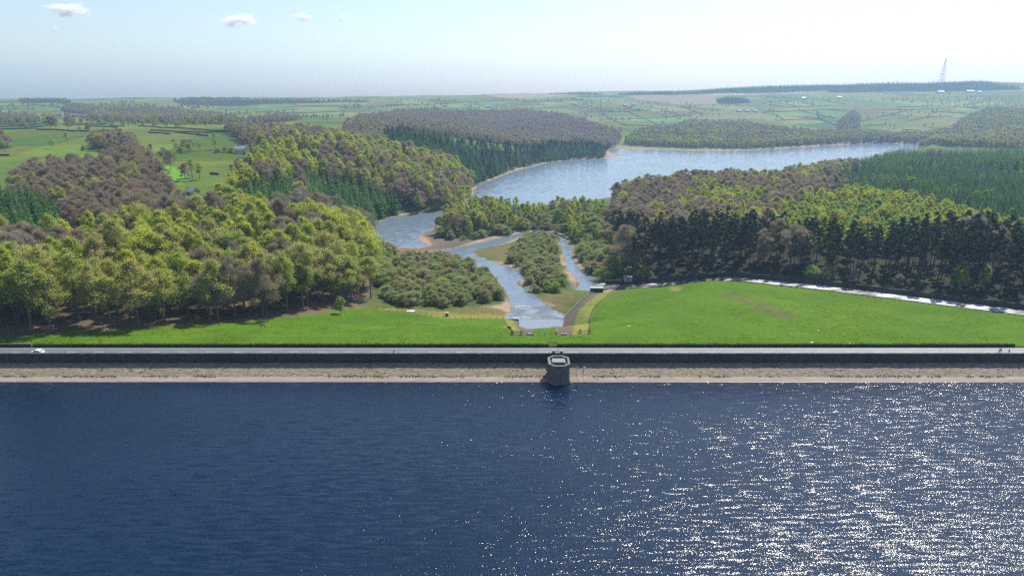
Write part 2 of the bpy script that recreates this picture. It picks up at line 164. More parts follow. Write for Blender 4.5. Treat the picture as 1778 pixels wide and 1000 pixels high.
STANDS = [('beech wood',[(-189.5,224.1),(-165.6,226.8),(-151.4,233.1),(-135.0,240.6),(-117.7,248.9),(-106.2,258.5),(-92.4,271.8),(-81.6,284.3),(-73.0,302.4),(-65.1,316.6),(-64.2,326.0),(-75.8,359.7),(-92.5,381.3),(-107.2,389.7),(-122.9,378.4),(-142.9,390.9),(-171.4,405.7),(-178.5,391.0),(-189.1,385.9),(-195.3,354.8),(-203.4,314.6),(-227.1,303.8),(-242.0,300.1)],8.2,[('beech_tree',0.37),('budding_tree',0.37),('bare_tree',0.26)],(16,30),'litter','in the left wood'),('grey wood',[(-314.8,438.6),(-346.8,509.7),(-342.3,522.3),(-311.9,528.8),(-327.3,585.7),(-318.5,596.3),(-284.5,553.9),(-230.5,465.8),(-218.3,432.3),(-204.4,390.6),(-206.5,375.4),(-214.7,351.6),(-237.0,361.8),(-258.6,391.7),(-276.1,391.1)],9.0,[('bare_tree',0.8),('budding_tree',0.2)],(13,20),'dark_floor','in the grey left copse'),('spruce clump',[(-288.9,373.6),(-282.9,392.0),(-265.3,389.6),(-243.0,366.9),(-213.6,320.0),(-221.6,310.1),(-238.6,305.2)],5.5,[('spruce_tree',1)],(20,28),'dark_floor','in the dark left clump'),('larch patch',[(-183.7,479.4),(-180.5,510.4),(-164.5,572.5),(-132.1,594.5),(-98.1,593.5),(-85.3,577.4),(-90.8,545.3),(-101.7,506.8),(-94.0,419.6),(-116.8,467.7),(-122.2,396.8),(-151.3,419.1),(-169.8,441.1)],6.2,[('larch_tree',0.42),('spruce_tree',0.3),('pine_tree',0.12),('bare_tree',0.1),('budding_tree',0.06)],(15,23),'dark_floor','in the conifers above the left wood'),('mixed wood',[(-196.0,476.9),(-207.2,514.6),(-208.2,546.5),(-221.8,604.6),(-225.4,660.5),(-200.9,707.4),(-182.0,773.8),(-136.4,800.0),(-97.1,796.6),(-65.3,804.0),(-43.4,739.6),(-35.1,650.0),(-39.4,598.1),(-52.0,570.3),(-74.2,574.6),(-90.5,570.9),(-102.8,543.5),(-99.4,473.3),(-90.1,402.0),(-116.8,467.7),(-122.2,396.8),(-154.1,422.1),(-181.2,446.9)],9.6,[('beech_tree',0.32),('budding_tree',0.3),('bare_tree',0.24),('spruce_tree',0.07),('larch_tree',0.07)],(14,24),'dark_floor','on the ridge left of the lake'),('far bare trees',[(-386.0,944.6),(-344.5,947.1),(-285.9,955.6),(-217.2,925.5),(-184.1,756.1),(-220.0,660.5),(-233.3,636.6),(-271.4,710.7),(-326.1,837.9)],10,[('bare_tree',0.7),('budding_tree',0.3)],(11,17),'dark_floor','on the left hilltop'),('plantation ridge',[(-185.7,998.8),(-166.8,1087.5),(-109.5,1044.9),(-50.3,1046.4),(9.6,1072.2),(71.1,1228.7),(148.6,1292.2),(156.5,1174.7),(154.9,1123.5),(106.1,1067.1),(51.5,1027.2),(8.7,963.1),(-20.0,836.2),(-36.7,751.3),(-42.0,759.3),(-66.2,814.8),(-98.8,811.1),(-133.7,824.3)],6.5,[('spruce_tree',0.65),('pine_tree',0.25),('larch_tree',0.1)],(14,20),'dark_floor','on the lake promontory'),('shore trees',[(-41.6,749.5),(-27.2,843.3),(0.8,950.0),(53.0,1057.6),(91.1,1100.0),(95.8,1099.9),(52.4,1044.9),(12.9,977.0),(-6.8,913.2),(-26.6,825.4),(-37.4,764.8)],6.0,[('willow_bush',0.45),('birch_tree',0.55)],(6,11),'dark_floor','behind the sandy beach'),('brown hill wood',[(-287.8,1231.1),(-362.5,1803.1),(-324.1,2127.3),(-227.1,2184.4),(-102.2,2148.8),(19.3,2176.0),(122.9,2145.8),(196.7,1855.8),(248.9,1603.7),(199.7,1351.5),(173.7,1305.6),(127.2,1405.8),(40.9,1223.6),(-37.6,1184.5),(-120.3,1148.4),(-184.7,1144.6),(-231.0,984.7)],10.5,[('bare_tree',0.74),('budding_tree',0.2),('spruce_tree',0.06)],(8,18),'dark_floor','on the brown hill'),('spit head',[(-55.3,495.1),(-54.9,512.9),(-53.7,536.9),(-48.8,555.8),(-38.2,579.4),(-19.3,594.7),(-12.4,547.2),(-20.4,494.0),(-36.5,484.2),(-49.2,488.4)],6.4,[('beech_tree',0.35),('birch_tree',0.25),('budding_tree',0.2),('bare_tree',0.2)],(12,18),'dark_floor','at the head of the spit'),('spit trees',[(-55.4,489.0),(-52.9,507.6),(-47.7,577.4),(-29.8,606.8),(-9.6,604.5),(7.8,585.0),(34.9,588.1),(60.5,599.8),(80.4,564.2),(66.2,455.0),(47.4,463.5),(40.0,467.9),(29.8,497.4),(17.4,503.7),(4.6,497.9),(-15.8,479.3),(-35.4,470.1),(-48.0,476.2)],6.6,[('beech_tree',0.2),('birch_tree',0.28),('willow_bush',0.42),('bare_tree',0.1)],(8,16),'dark_floor','on the spit behind the island'),('left thicket',[(-71.4,347.9),(-76.1,381.6),(-68.0,400.7),(-55.9,425.7),(-34.5,408.3),(-19.3,382.3),(-8.2,353.6),(-3.8,334.1),(-4.8,323.0),(-19.2,319.1),(-32.3,311.6),(-47.4,312.9),(-62.0,318.3),(-69.1,319.6)],5.4,[('willow_bush',0.82),('bare_tree',0.08),('birch_tree',0.1)],(5,8.5),'dark_floor','in the left stream thicket'),('island thicket',[(-2.5,413.7),(6.2,460.8),(19.5,502.2),(30.5,494.7),(28.5,448.2),(26.7,406.8),(26.5,372.4),(30.2,353.6),(23.9,341.1),(13.4,337.1),(6.9,348.3),(8.1,364.5),(1.0,393.8)],4.9,[('willow_bush',0.9),('birch_tree',0.1)],(4.5,7),'dark_floor','on the stream island'),('right bank willows',[(43.9,426.4),(48.1,463.3),(57.0,465.7),(63.1,435.9),(60.7,376.9),(59.7,363.3),(50.3,362.6),(47.1,372.8),(43.7,389.5),(42.9,401.5)],5.0,[('willow_bush',0.7),('birch_tree',0.2),('beech_tree',0.1)],(6,11),'dark_floor','on the right stream bank'),('pine belt',[(50.9,377.3),(58.9,357.9),(88.1,351.8),(114.4,349.7),(140.2,332.0),(166.1,315.5),(189.3,291.4),(213.2,269.3),(227.2,257.9),(265.4,310.4),(243.9,324.7),(217.8,338.9),(181.6,352.0),(157.3,365.1),(133.1,384.3),(104.8,400.0),(86.0,423.8),(71.2,456.2),(64.6,511.7),(52.6,406.7)],6.0,[('pine_tree',0.74),('bare_tree',0.12),('birch_tree',0.14)],(16,28),'dark_floor','in the belt behind the spillway'),('brown plateau',[(69.0,475.1),(87.1,612.9),(118.7,680.1),(183.8,716.0),(238.7,704.3),(264.2,626.1),(283.4,600.8),(211.5,497.6),(162.0,424.5),(136.1,370.3),(130.1,375.7),(102.2,389.9),(80.9,415.9)],8.6,[('bare_tree',0.54),('budding_tree',0.2),('beech_tree',0.26)],(13,19),'dark_floor','on the brown plateau'),('lime wood',[(144.7,389.6),(168.5,441.4),(217.2,510.5),(246.3,533.2),(270.6,552.1),(285.6,497.1),(280.6,441.7),(271.6,399.6),(279.2,364.4),(291.3,341.9),(261.9,306.3),(242.3,322.7),(205.2,342.0),(161.0,359.6)],6.6,[('beech_tree',0.5),('birch_tree',0.4),('budding_tree',0.1)],(10,15),'dark_floor','in the wood behind the pines'),('young plantation',[(285.8,650.1),(392.9,780.2),(468.2,800.0),(518.4,776.7),(564.8,753.0),(587.5,705.0),(319.7,376.2),(301.1,393.7),(295.3,435.3),(302.9,483.9),(320.0,557.9),(293.8,599.6)],5.2,[('spruce_tree',0.58),('larch_tree',0.34),('birch_tree',0.08)],(7,11),'dark_floor','in the young plantation'),('plantation screen',[(389.5,802.0),(589.9,1142.3),(551.0,947.9),(615.2,928.1),(694.7,933.2),(763.6,924.3),(567.9,682.3),(488.8,732.5),(439.0,750.5),(370.8,736.6)],6.5,[('larch_tree',0.72),('spruce_tree',0.23),('bare_tree',0.05)],(13,17),'dark_floor','in the screen by the lake'),('plateau edge',[(283.0,729.1),(338.3,774.1),(519.4,1053.7),(384.6,764.7),(286.3,629.0),(259.2,639.1)],8,[('budding_tree',0.5),('bare_tree',0.5)],(12,17),'dark_floor','at the plateau edge by the lake'),('far shore wood',[(238.8,1495.7),(300.8,1676.2),(383.0,1743.0),(480.9,1910.9),(600.8,1898.8),(630.0,1762.3),(691.4,1666.3),(780.5,1653.6),(856.9,1619.6),(941.3,1628.9),(1041.0,1685.5),(1253.0,1960.2),(1492.4,2229.6),(1516.3,2065.1),(1475.1,1807.4),(897.9,1087.6),(843.1,1019.0),(702.9,1145.1),(819.8,1474.4),(735.1,1473.6),(640.9,1423.8),(576.5,1380.3),(487.7,1321.9),(416.1,1300.4),(334.6,1314.8),(268.0,1360.1),(224.2,1400.1)],9.5,[('budding_tree',0.36),('bare_tree',0.22),('beech_tree',0.2),('spruce_tree',0.22)],(10,16),'dark_floor','on the far shore of the lake'),('gully wood',[(774.6,1694.4),(865.7,1886.1),(984.0,2112.1),(1074.7,2233.5),(988.0,2014.2),(834.1,1709.9)],12,[('bare_tree',0.35),('budding_tree',0.65)],(6,13),'dark_floor','in the gully of the far hillside'),('skyline plantation',[(469.0,3234.3),(563.0,3332.9),(815.1,3274.2),(1192.9,3630.7),(1387.0,3398.1),(1706.6,3499.2),(1892.2,3334.7),(2090.1,3398.2),(2195.9,3354.3),(2155.4,3098.1),(2102.9,2958.9),(2051.8,2942.9),(1924.8,2964.4),(1659.3,2913.6),(1315.3,2979.2),(1010.4,3066.6),(767.0,3075.6),(530.4,3134.0)],11,[('spruce_tree',1)],(11,15),'dark_floor','in the skyline plantation'),('skyline strip',[(269.1,3079.7),(455.2,3052.5),(477.3,3034.4),(293.2,3019.3)],10,[('spruce_tree',1)],(11,14),'dark_floor','in the skyline strip'),('skyline strip west',[(150.2,3288.8),(332.8,3435.0),(416.4,3228.0),(295.2,3316.8),(160.3,3278.3)],11,[('spruce_tree',1)],(11,14),'dark_floor','in the skyline strip'),('oval clump',[(787.1,2769.2),(862.4,2882.2),(912.3,2835.4),(894.1,2688.6),(877.3,2641.0),(803.1,2619.7),(759.0,2650.4)],8,[('spruce_tree',1)],(11,14),'dark_floor','in the oval clump on the far moor'),('village belt',[(-1014.0,1722.8),(-1148.3,2068.6),(-1091.1,2154.0),(-911.4,2021.9),(-728.2,1807.0),(-501.6,1322.7),(-479.4,1234.9),(-550.3,1236.8),(-685.8,1304.5),(-814.8,1419.4),(-899.1,1504.2)],12,[('bare_tree',0.5),('budding_tree',0.5)],(9,14),'dark_floor','in the belt behind the left fields'),('field corner',[(-424.9,705.9),(-464.5,800.4),(-448.7,807.1),(-381.1,718.8),(-351.8,655.1),(-364.1,650.6),(-389.8,667.9)],9,[('bare_tree',0.6),('budding_tree',0.4)],(11,17),'dark_floor','in the left field corner'),('edge copse',[(-542.7,725.1),(-521.0,729.3),(-515.4,723.6),(-491.4,683.7),(-503.5,669.7)],8,[('bare_tree',0.7),('budding_tree',0.3)],(9,13),'dark_floor','in the left edge copse'),('bank trees',[(-322.2,669.6),(-314.6,689.5),(-293.6,660.2),(-299.4,665.7),(-314.5,657.2)],10,[('bare_tree',0.5),('budding_tree',0.5)],(7,11),'none','on the pasture bank'),('upper left belt',[(-993.3,1321.7),(-1127.3,1569.9),(-1153.5,1682.7),(-1045.3,1560.4),(-893.3,1347.3),(-921.6,1279.5),(-907.3,1205.2)],11,[('bare_tree',0.5),('budding_tree',0.4),('beech_tree',0.1)],(8,14),'dark_floor','around the long farm range'),('upper left copse',[(-1322.9,2094.4),(-1454.2,2350.2),(-1380.8,2322.2),(-1136.5,1946.7),(-1123.8,1883.5),(-1192.2,1908.6)],11,[('bare_tree',0.6),('budding_tree',0.4)],(9,13),'dark_floor','in the upper left copse'),('hilltop line',[(-473.2,1247.1),(-609.2,1844.8),(-469.8,1575.6),(-446.9,1419.2),(-448.4,1232.6)],12,[('bare_tree',0.7),('budding_tree',0.3)],(9,13),'dark_floor','in the hilltop line'),('ridge fill',[(-216.8,892.4),(-199.6,1074.2),(-163.7,1066.6),(-108.9,1037.2),(-148.1,913.0),(-197.3,838.1)],9,[('bare_tree',0.55),('budding_tree',0.35),('beech_tree',0.1)],(11,16),'dark_floor','on the saddle behind the ridge'),('left hedgerows',[(-1614.7,2158.8),(-1607.8,2411.4),(-1391.7,2512.5),(-521.9,2606.0),(-430.5,2144.0),(-404.9,1521.2),(-443.0,1165.7),(-476.9,1051.9),(-569.4,1082.3),(-683.1,1140.8),(-786.0,1170.1),(-859.6,1141.8)],26,[('bare_tree',0.45),('budding_tree',0.45),('beech_tree',0.1)],(7,13),'none','in the hedgerows beyond the left fields'),('far hedgerows',[(-541.2,2703.7),(-317.6,3066.1),(28.0,3172.3),(385.2,2804.2),(715.9,2533.6),(1105.0,2693.3),(1590.0,2789.5),(1936.2,2650.6),(1597.8,2176.9),(1272.7,2098.9),(975.4,1973.2),(668.8,2011.8),(407.1,1925.9),(257.2,1856.7),(138.4,2419.7),(-430.5,2144.0)],38,[('bare_tree',0.4),('budding_tree',0.6)],(6,11),'none','in the hedgerows of the far hillside'),('farm trees',[(288.1,2366.9),(373.3,2493.5),(445.2,2502.6),(441.7,2424.5),(325.6,2361.5)],14,[('bare_tree',0.5),('budding_tree',0.5)],(7,11),'none','around the far farmhouses'),('hamlet trees',[(609.9,2183.5),(719.1,2341.5),(799.9,2275.1),(754.7,2118.7),(639.1,2074.7)],15,[('bare_tree',0.5),('budding_tree',0.5)],(7,11),'none','around the far hamlet'),('range trees',[(-892.9,1200.2),(-983.8,1467.5),(-775.7,1314.9),(-729.6,1235.0),(-822.2,1223.5),(-887.9,1191.9)],20,[('bare_tree',0.6),('budding_tree',0.4)],(9,14),'none','around the upper left farm'),('pool bank',[(-88.8,396.2),(-101.8,483.8),(-103.5,537.7),(-102.4,550.4),(-104.5,513.3),(-101.2,488.2),(-82.2,431.8),(-73.4,433.1),(-74.1,378.7),(-78.6,369.8)],5.0,[('willow_bush',0.8),('birch_tree',0.2)],(5,8),'dark_floor','on the left pool bank'),('belt undergrowth',[(59.0,358.4),(87.4,349.1),(113.4,346.4),(139.4,329.8),(164.6,312.3),(188.1,289.4),(211.3,266.5),(225.2,255.3),(221.0,251.7),(207.3,269.8),(188.2,291.3),(163.6,311.9),(138.3,328.7),(112.9,346.3),(87.4,350.8),(62.0,359.8)],3.2,[('bare_tree',0.55),('willow_bush',0.2),('birch_tree',0.25)],(4,9),'bank','below the pine belt'),('left skyline trees',[(-1832.1,2655.3),(-1822.0,2912.5),(-1441.6,2360.6),(-1617.9,2549.6),(-1712.3,2507.6)],16,[('budding_tree',1)],(9,13),'dark_floor','on the left skyline'),('left skyline wood',[(-1270.1,2684.7),(-1303.2,3188.8),(-1069.3,2965.6),(-736.0,2785.1),(-562.2,2810.9),(-546.0,2727.5),(-823.5,2632.1),(-939.0,2385.4),(-1108.8,2421.9)],20,[('budding_tree',0.6),('bare_tree',0.4)],(8,13),'dark_floor','on the left skyline')]
TREES = [(-473.2,751.1,13,'budding_tree','bronze field tree standing alone in the bright left pasture'),(-452.1,693.2,12,'budding_tree','broad bronze domed tree at the edge of the bright left pasture'),(-412.1,676.1,5,'willow_bush','low dark bush in the left pasture beside the bronze tree'),(-650.3,999.0,19,'bare_tree','leftmost bare tree of the row on the upper left wall'),(-643.3,1000.7,20,'bare_tree','second bare tree of the row on the upper left wall'),(-625.3,999.1,19,'bare_tree','third bare tree of the row on the upper left wall'),(-567.8,948.7,12,'bare_tree','small bare tree at the right end of the upper left wall'),(-560.6,777.0,12,'bare_tree','bare tree cut by the left edge beside the pasture'),(-553.3,778.2,6,'willow_bush','round bush beside the bare tree at the left edge'),(-297.4,579.5,18,'budding_tree','tall olive tree at the left end of the lower pasture'),(-285.8,574.9,16,'bare_tree','bare tree in the clump left of the lower pasture'),(-276.0,564.9,15,'bare_tree','rightmost bare tree in the clump left of the lower pasture'),(-245.2,521.9,13,'bare_tree','brown tree at the foot of the lower pasture'),(-245.6,534.7,15,'budding_tree','tall bronze tree in the clump below the lower pasture'),(-237.3,528.6,13,'budding_tree','right bronze tree in the clump below the lower pasture'),(-301.9,681.2,12,'budding_tree','round olive tree on the bank above the lower pasture'),(-290.2,688.3,16,'budding_tree','tallest olive tree on the bank above the lower pasture'),(-321.7,692.9,10,'bare_tree','bare tree at the left of the bank above the lower pasture'),(-313.5,665.1,7,'willow_bush','bush at the left of the bank above the lower pasture'),(-278.6,665.1,5,'willow_bush','first pale bush in the row leading to the farmhouse'),(-271.0,664.0,6,'willow_bush','second pale bush in the row leading to the farmhouse'),(-263.4,659.6,6,'willow_bush','third pale bush in the row leading to the farmhouse'),(-379.5,791.8,4,'willow_bush','small bush high in the middle of the left fields'),(-530.0,1194.3,15,'bare_tree','bare tree at the left of the row above the left fields'),(-478.9,1111.2,10,'bare_tree','small bare tree in the row above the left fields'),(-463.8,1098.7,13,'bare_tree','bare tree at the middle of the row above the left fields'),(-483.3,1184.3,17,'bare_tree','tallest bare tree in the row above the left fields'),(39.8,2599.4,11,'budding_tree','round tree in the far centre fields'),(108.6,2937.5,12,'budding_tree','dark tree on the far centre skyline fields'),(7.7,3183.9,11,'budding_tree','left round tree on the far centre skyline'),(-257.3,2383.1,8,'willow_bush','dark bush above the brown hill wood'),(864.7,2393.5,9,'budding_tree','round tree below the far farm cluster'),(834.9,2019.1,10,'budding_tree','tree on the wall of the far right fields'),(1059.3,2463.2,9,'budding_tree','tree at a wall corner in the far right fields'),(1109.0,1997.0,13,'budding_tree','round tree alone in the far right pasture'),(1326.4,2164.5,9,'budding_tree','tree on the curved wall of the far right fields'),(946.1,1776.1,14,'budding_tree','large round tree at the foot of the far right pasture'),(947.3,1756.2,13,'budding_tree','right tree of the pair at the foot of the far right pasture'),(1038.9,1786.9,11,'bare_tree','tree right of the pair at the foot of the far pasture'),(1053.3,1779.3,12,'budding_tree','tree beside the far shore wood in the right pasture'),(1309.2,2527.7,11,'bare_tree','left tree of the far upper hillside hedge'),(1322.6,2494.9,10,'budding_tree','second tree of the far upper hillside hedge'),(1386.0,2482.1,10,'bare_tree','third tree of the far upper hillside hedge'),(1369.3,2357.3,9,'budding_tree','tree low on the far upper hillside hedge'),(1402.1,2348.1,9,'budding_tree','tree right of the far upper hillside hedge'),(1494.8,2406.5,9,'bare_tree','last tree of the far upper hillside hedge'),(-73.4,283.0,8,'beech_tree','small bright tree at the lawn corner of the left wood'),(229.0,623.9,15,'spruce_tree','lone dark spruce rising from the brown plateau'),(475.0,792.9,14,'pine_tree','dark pine above the young plantation'),(459.5,636.1,20,'pine_tree','tall dark pine at the right edge of the young plantation'),(476.0,679.6,15,'pine_tree','dark pine left of the tall pine at the right edge')]
WALLS = [[(-872.7,1210.4),(-810.1,1227.2)],[(-818.3,1134.0),(-739.9,1119.8)],[(-735.5,1018.3),(-698.1,1042.8)],[(-685.8,1024.0),(-624.3,985.9),(-570.6,956.0)],[(-755.6,1195.8),(-698.4,1214.4)],[(-675.0,1125.4),(-586.3,1055.4)],[(-666.3,1175.0),(-607.3,1110.2)],[(-537.7,938.8),(-498.5,908.7)],[(-554.6,764.0),(-544.5,760.1)],[(-458.8,628.8),(-450.4,628.6)],[(-582.3,1105.4),(-509.8,1065.7),(-430.7,1001.6),(-371.1,983.7)],[(-507.5,995.7),(-467.8,976.6),(-375.8,871.9)],[(-467.8,976.6),(-408.3,948.7),(-361.7,958.3)],[(-482.4,939.7),(-439.4,908.7)],[(-238.4,550.4),(-231.3,549.5)],[(-1643.9,2296.2),(-1586.9,2377.5),(-1448.2,2263.9)],[(-1874.7,2622.5),(-1791.7,2688.4),(-1764.2,2817.1)],[(-345.9,2988.7),(-232.0,2914.3),(-132.8,2798.3),(-90.1,2873.4),(26.3,2977.3)],[(-440.3,2519.9),(-313.0,2610.0),(-193.6,2704.0)],[(-264.3,2648.2),(-223.1,2428.9)],[(-211.9,2305.0),(-135.2,2431.6),(-92.5,2340.3)],[(-179.1,2650.0),(-135.2,2431.6)],[(-528.9,2639.7),(-419.3,2758.3)],[(-809.1,2396.4),(-695.9,2476.1),(-566.8,2434.2)],[(-763.6,2107.3),(-598.6,2008.7),(-499.6,2142.3)],[(-22.6,3129.2),(35.9,2794.0),(122.6,2722.0),(151.8,2861.7)],[(128.0,2842.7),(177.3,2721.3),(230.5,2579.5)],[(30.9,2394.4),(120.2,2445.1),(188.8,2440.8)],[(240.3,2963.2),(282.5,2789.1)],[(212.0,2263.7),(335.3,2295.1),(466.0,2397.8)],[(295.6,2428.8),(335.3,2295.1)],[(271.9,2229.4),(285.0,2000.6)],[(245.4,2007.8),(290.2,2002.5),(387.6,2073.8),(508.3,2160.4)],[(370.9,2286.1),(387.6,2073.8),(377.3,1853.1)],[(394.6,2498.9),(422.8,2371.7)],[(276.3,1938.4),(295.6,1812.1)],[(214.4,2637.7),(238.1,2441.8)],[(445.9,2504.5),(505.9,2403.7),(511.8,2175.7),(537.7,2138.0)],[(592.0,2525.8),(594.4,2369.2),(593.8,2207.2)],[(592.0,2525.8),(682.8,2344.0)],[(783.1,2239.9),(784.3,2128.4),(751.0,1960.4)],[(724.2,1960.9),(879.0,2000.2)],[(800.8,2259.7),(926.1,2290.9),(1017.8,2290.3)],[(904.6,2608.5),(918.7,2420.6),(1087.0,2449.6)],[(944.2,2663.1),(977.8,2422.5)],[(935.2,2338.3),(901.4,2052.4)],[(1025.8,2898.3),(1114.9,2716.4)],[(1057.3,2624.5),(1047.1,2471.9)],[(282.5,1822.8),(355.9,1820.1),(414.7,1887.2)],[(1017.8,2290.3),(1058.0,2257.3)],[(925.5,2165.4),(912.6,2009.9)],[(860.4,2002.1),(842.6,1834.5)],[(942.6,1916.7),(1081.1,2085.7),(1238.2,2237.3)],[(1153.3,2266.2),(1295.8,2259.6),(1439.8,2316.4)],[(1061.7,1918.5),(1157.8,2012.0),(1266.8,2145.9),(1368.8,2229.7)],[(1192.4,2059.1),(1262.5,2038.3)],[(1251.9,2332.7),(1405.4,2386.8),(1534.2,2376.4)],[(1534.9,2433.6),(1804.5,2687.9)],[(1328.9,2162.8),(1347.0,2108.2)],[(901.5,1818.3),(975.2,1846.9)],[(956.9,1736.7),(994.0,1719.9)],[(1611.3,2826.3),(1829.9,2885.7)],[(1137.7,2666.2),(1155.1,2469.8)],[(1495.7,2315.7),(1570.7,2190.7)]]
HOUSES = [(-251.0,658.4,12,7,4.0,20,'slate','pale gabled farmhouse among trees right of the lower pasture'),(-260.9,667.4,10,6,3.0,10,'slate','low slate-roofed shed beside the pale farmhouse'),(-221.2,477.8,8,7,1.6,-25,'slate','grey roof showing above the yellow-green wood edge'),(-241.5,475.6,9,6,3,15,'slate','small pale shed behind the yellow-green wood edge'),(-959.2,1370.1,26,8,3.6,3,'slate','long low grey farm range at the upper left'),(-963.7,1421.4,24,8,3.6,-3,'slate','grey farm building right of the long range at the upper left'),(-1047.1,1701.2,26,10,4.5,4,'stone','brown-roofed barn behind the row of bare trees'),(-997.1,1658.9,18,9,4.5,-4,'stone','dark-roofed barn right of the brown-roofed barn'),(-1392.6,2195.9,14,8,4,10,'slate','small white-gabled house on the upper left slope'),(-81.3,2460.6,22,9,4.5,-10,'blue','blue-roofed barn in the far centre fields'),(396.9,2514.1,14,8,4.5,8,'slate','left farmhouse in the far fields above the lake'),(434.9,2547.4,16,8,4.5,-6,'slate','right farmhouse in the far fields above the lake'),(251.1,2453.6,10,7,4,0,'slate','small pale house in the far centre fields'),(726.7,2284.9,14,8,4.5,5,'slate','leftmost house of the far hamlet above the lake'),(745.2,2262.6,14,8,4.5,-4,'slate','second house of the far hamlet above the lake'),(767.3,2252.2,12,8,4.5,3,'slate','rightmost house of the far hamlet above the lake'),(1725.8,2894.2,26,12,5,2,'pale','pale long shed on the far right hillside below the mast'),(1858.1,2916.7,30,12,5,-2,'pale','longest white shed on the far right hillside'),(1881.2,2894.1,16,10,5,3,'pale','short white shed right of the longest white shed'),(1101.0,2708.7,14,9,4.5,0,'pale','pale house on the far upper hillside'),(1246.3,2732.3,16,9,4.5,5,'pale','pale barn left of the far wooded hillside')]
PTS = {'fence_left': [(-62.9,308.5),(-53.2,306.4),(-38.9,298.9),(-25.4,293.4),(-15.2,293.5),(-4.1,296.3)],'fence_left_down': [(-4.1,296.3),(-2.2,281.9),(0.0,226.7)],'fence_right': [(27.6,230.5),(31.9,271.5),(35.1,289.4),(40.7,310.0),(53.1,342.6)],'toe_fence': [(3.4,225.8),(7.2,225.7),(11.3,225.4),(15.5,225.8),(22.8,227.2)],'gate_left': [(0.2,226.3),(3.0,226.1)],'gate_right': [(23.8,227.5),(26.6,227.3)],'bridge': [(25.0,501.8),(30.9,501.2),(36.2,491.2),(39.3,478.4)],'sluice': [(43.6,342.4)],'slab': [(50.6,357.2)],'hut': [(61.4,354.4)],'post': [(-29.3,297.0)],'slab_l': [(-46.9,305.6)],'slab_r': [(112.8,216.4)],'slab_r2': [(100.4,218.1)],'slab_r3': [(109.2,233.4)],'stone_m': [(42.3,237.5)],'sign': [(-94.1,247.3)],'mast': [(2082.1,3499.2)],'embank': [(16.2,227.6),(21.9,290.5),(25.1,299.0),(31.6,313.5),(43.0,342.4)],'pole1': [(-372.3,865.4)],'pole2': [(-322.7,820.8)],'pole3': [(112.1,330.7)]}
CLOUDS = [(-7792,13000,1511,576,465,212,'largest small white cloud at the upper left'),(-4798,13000,1340,579,467,198,'second white cloud,left of the tiny pair'),(-3678,13000,1397,314,253,137,'third small white cloud along the upper sky'),(-2979,13000,1388,163,132,122,'tiny rightmost white puff of cloud'),(-8082,13000,1188,151,122,107,'faint wisp of cloud below the largest cloud')]
# ------------------------------------------------------------------ helpers
rng = np.random.RandomState(7)
def tag(o, label=None, cat=None, group=None, kind=None):
    if label: o['label'] = label
    if cat: o['category'] = cat
    if group: o['group'] = group
    if kind: o['kind'] = kind
    return o
def raw_mesh(name, V, Fs, mats=(), midx=None, smooth_shade=False):
    V = np.asarray(V, np.float32).reshape(-1, 3); me = bpy.data.meshes.new(name)
    if isinstance(Fs, np.ndarray):
        n, k = Fs.shape
        me.vertices.add(len(V)); me.vertices.foreach_set('co', V.ravel())
        me.loops.add(n*k); me.loops.foreach_set('vertex_index', Fs.astype(np.int32).ravel())
        me.polygons.add(n); me.polygons.foreach_set('loop_start', np.arange(0, n*k, k, dtype=np.int32))
        if smooth_shade: me.polygons.foreach_set('use_smooth', np.ones(n, bool))
        if midx is not None: me.polygons.foreach_set('material_index', np.asarray(midx, np.int32))
        me.update(calc_edges=True)
    else:
        me.from_pydata(V.tolist(), [], Fs)
        if midx is not None: me.polygons.foreach_set('material_index', np.asarray(midx, np.int32))
        if smooth_shade: me.polygons.foreach_set('use_smooth', np.ones(len(me.polygons), bool))
        me.update()
    for m in mats: me.materials.append(m)
    return me
def link(name, me, parent=None, loc=None):
    o = bpy.data.objects.new(name, me); C.objects.link(o)
    if parent is not None: o.parent = parent
    if loc is not None: o.location = loc
    return o
def empty(name, loc=(0, 0, 0), rz=0):
    o = bpy.data.objects.new(name, None); C.objects.link(o); o.location = loc; o.rotation_euler = (0, 0, rz); o.empty_display_size = .5
    return o
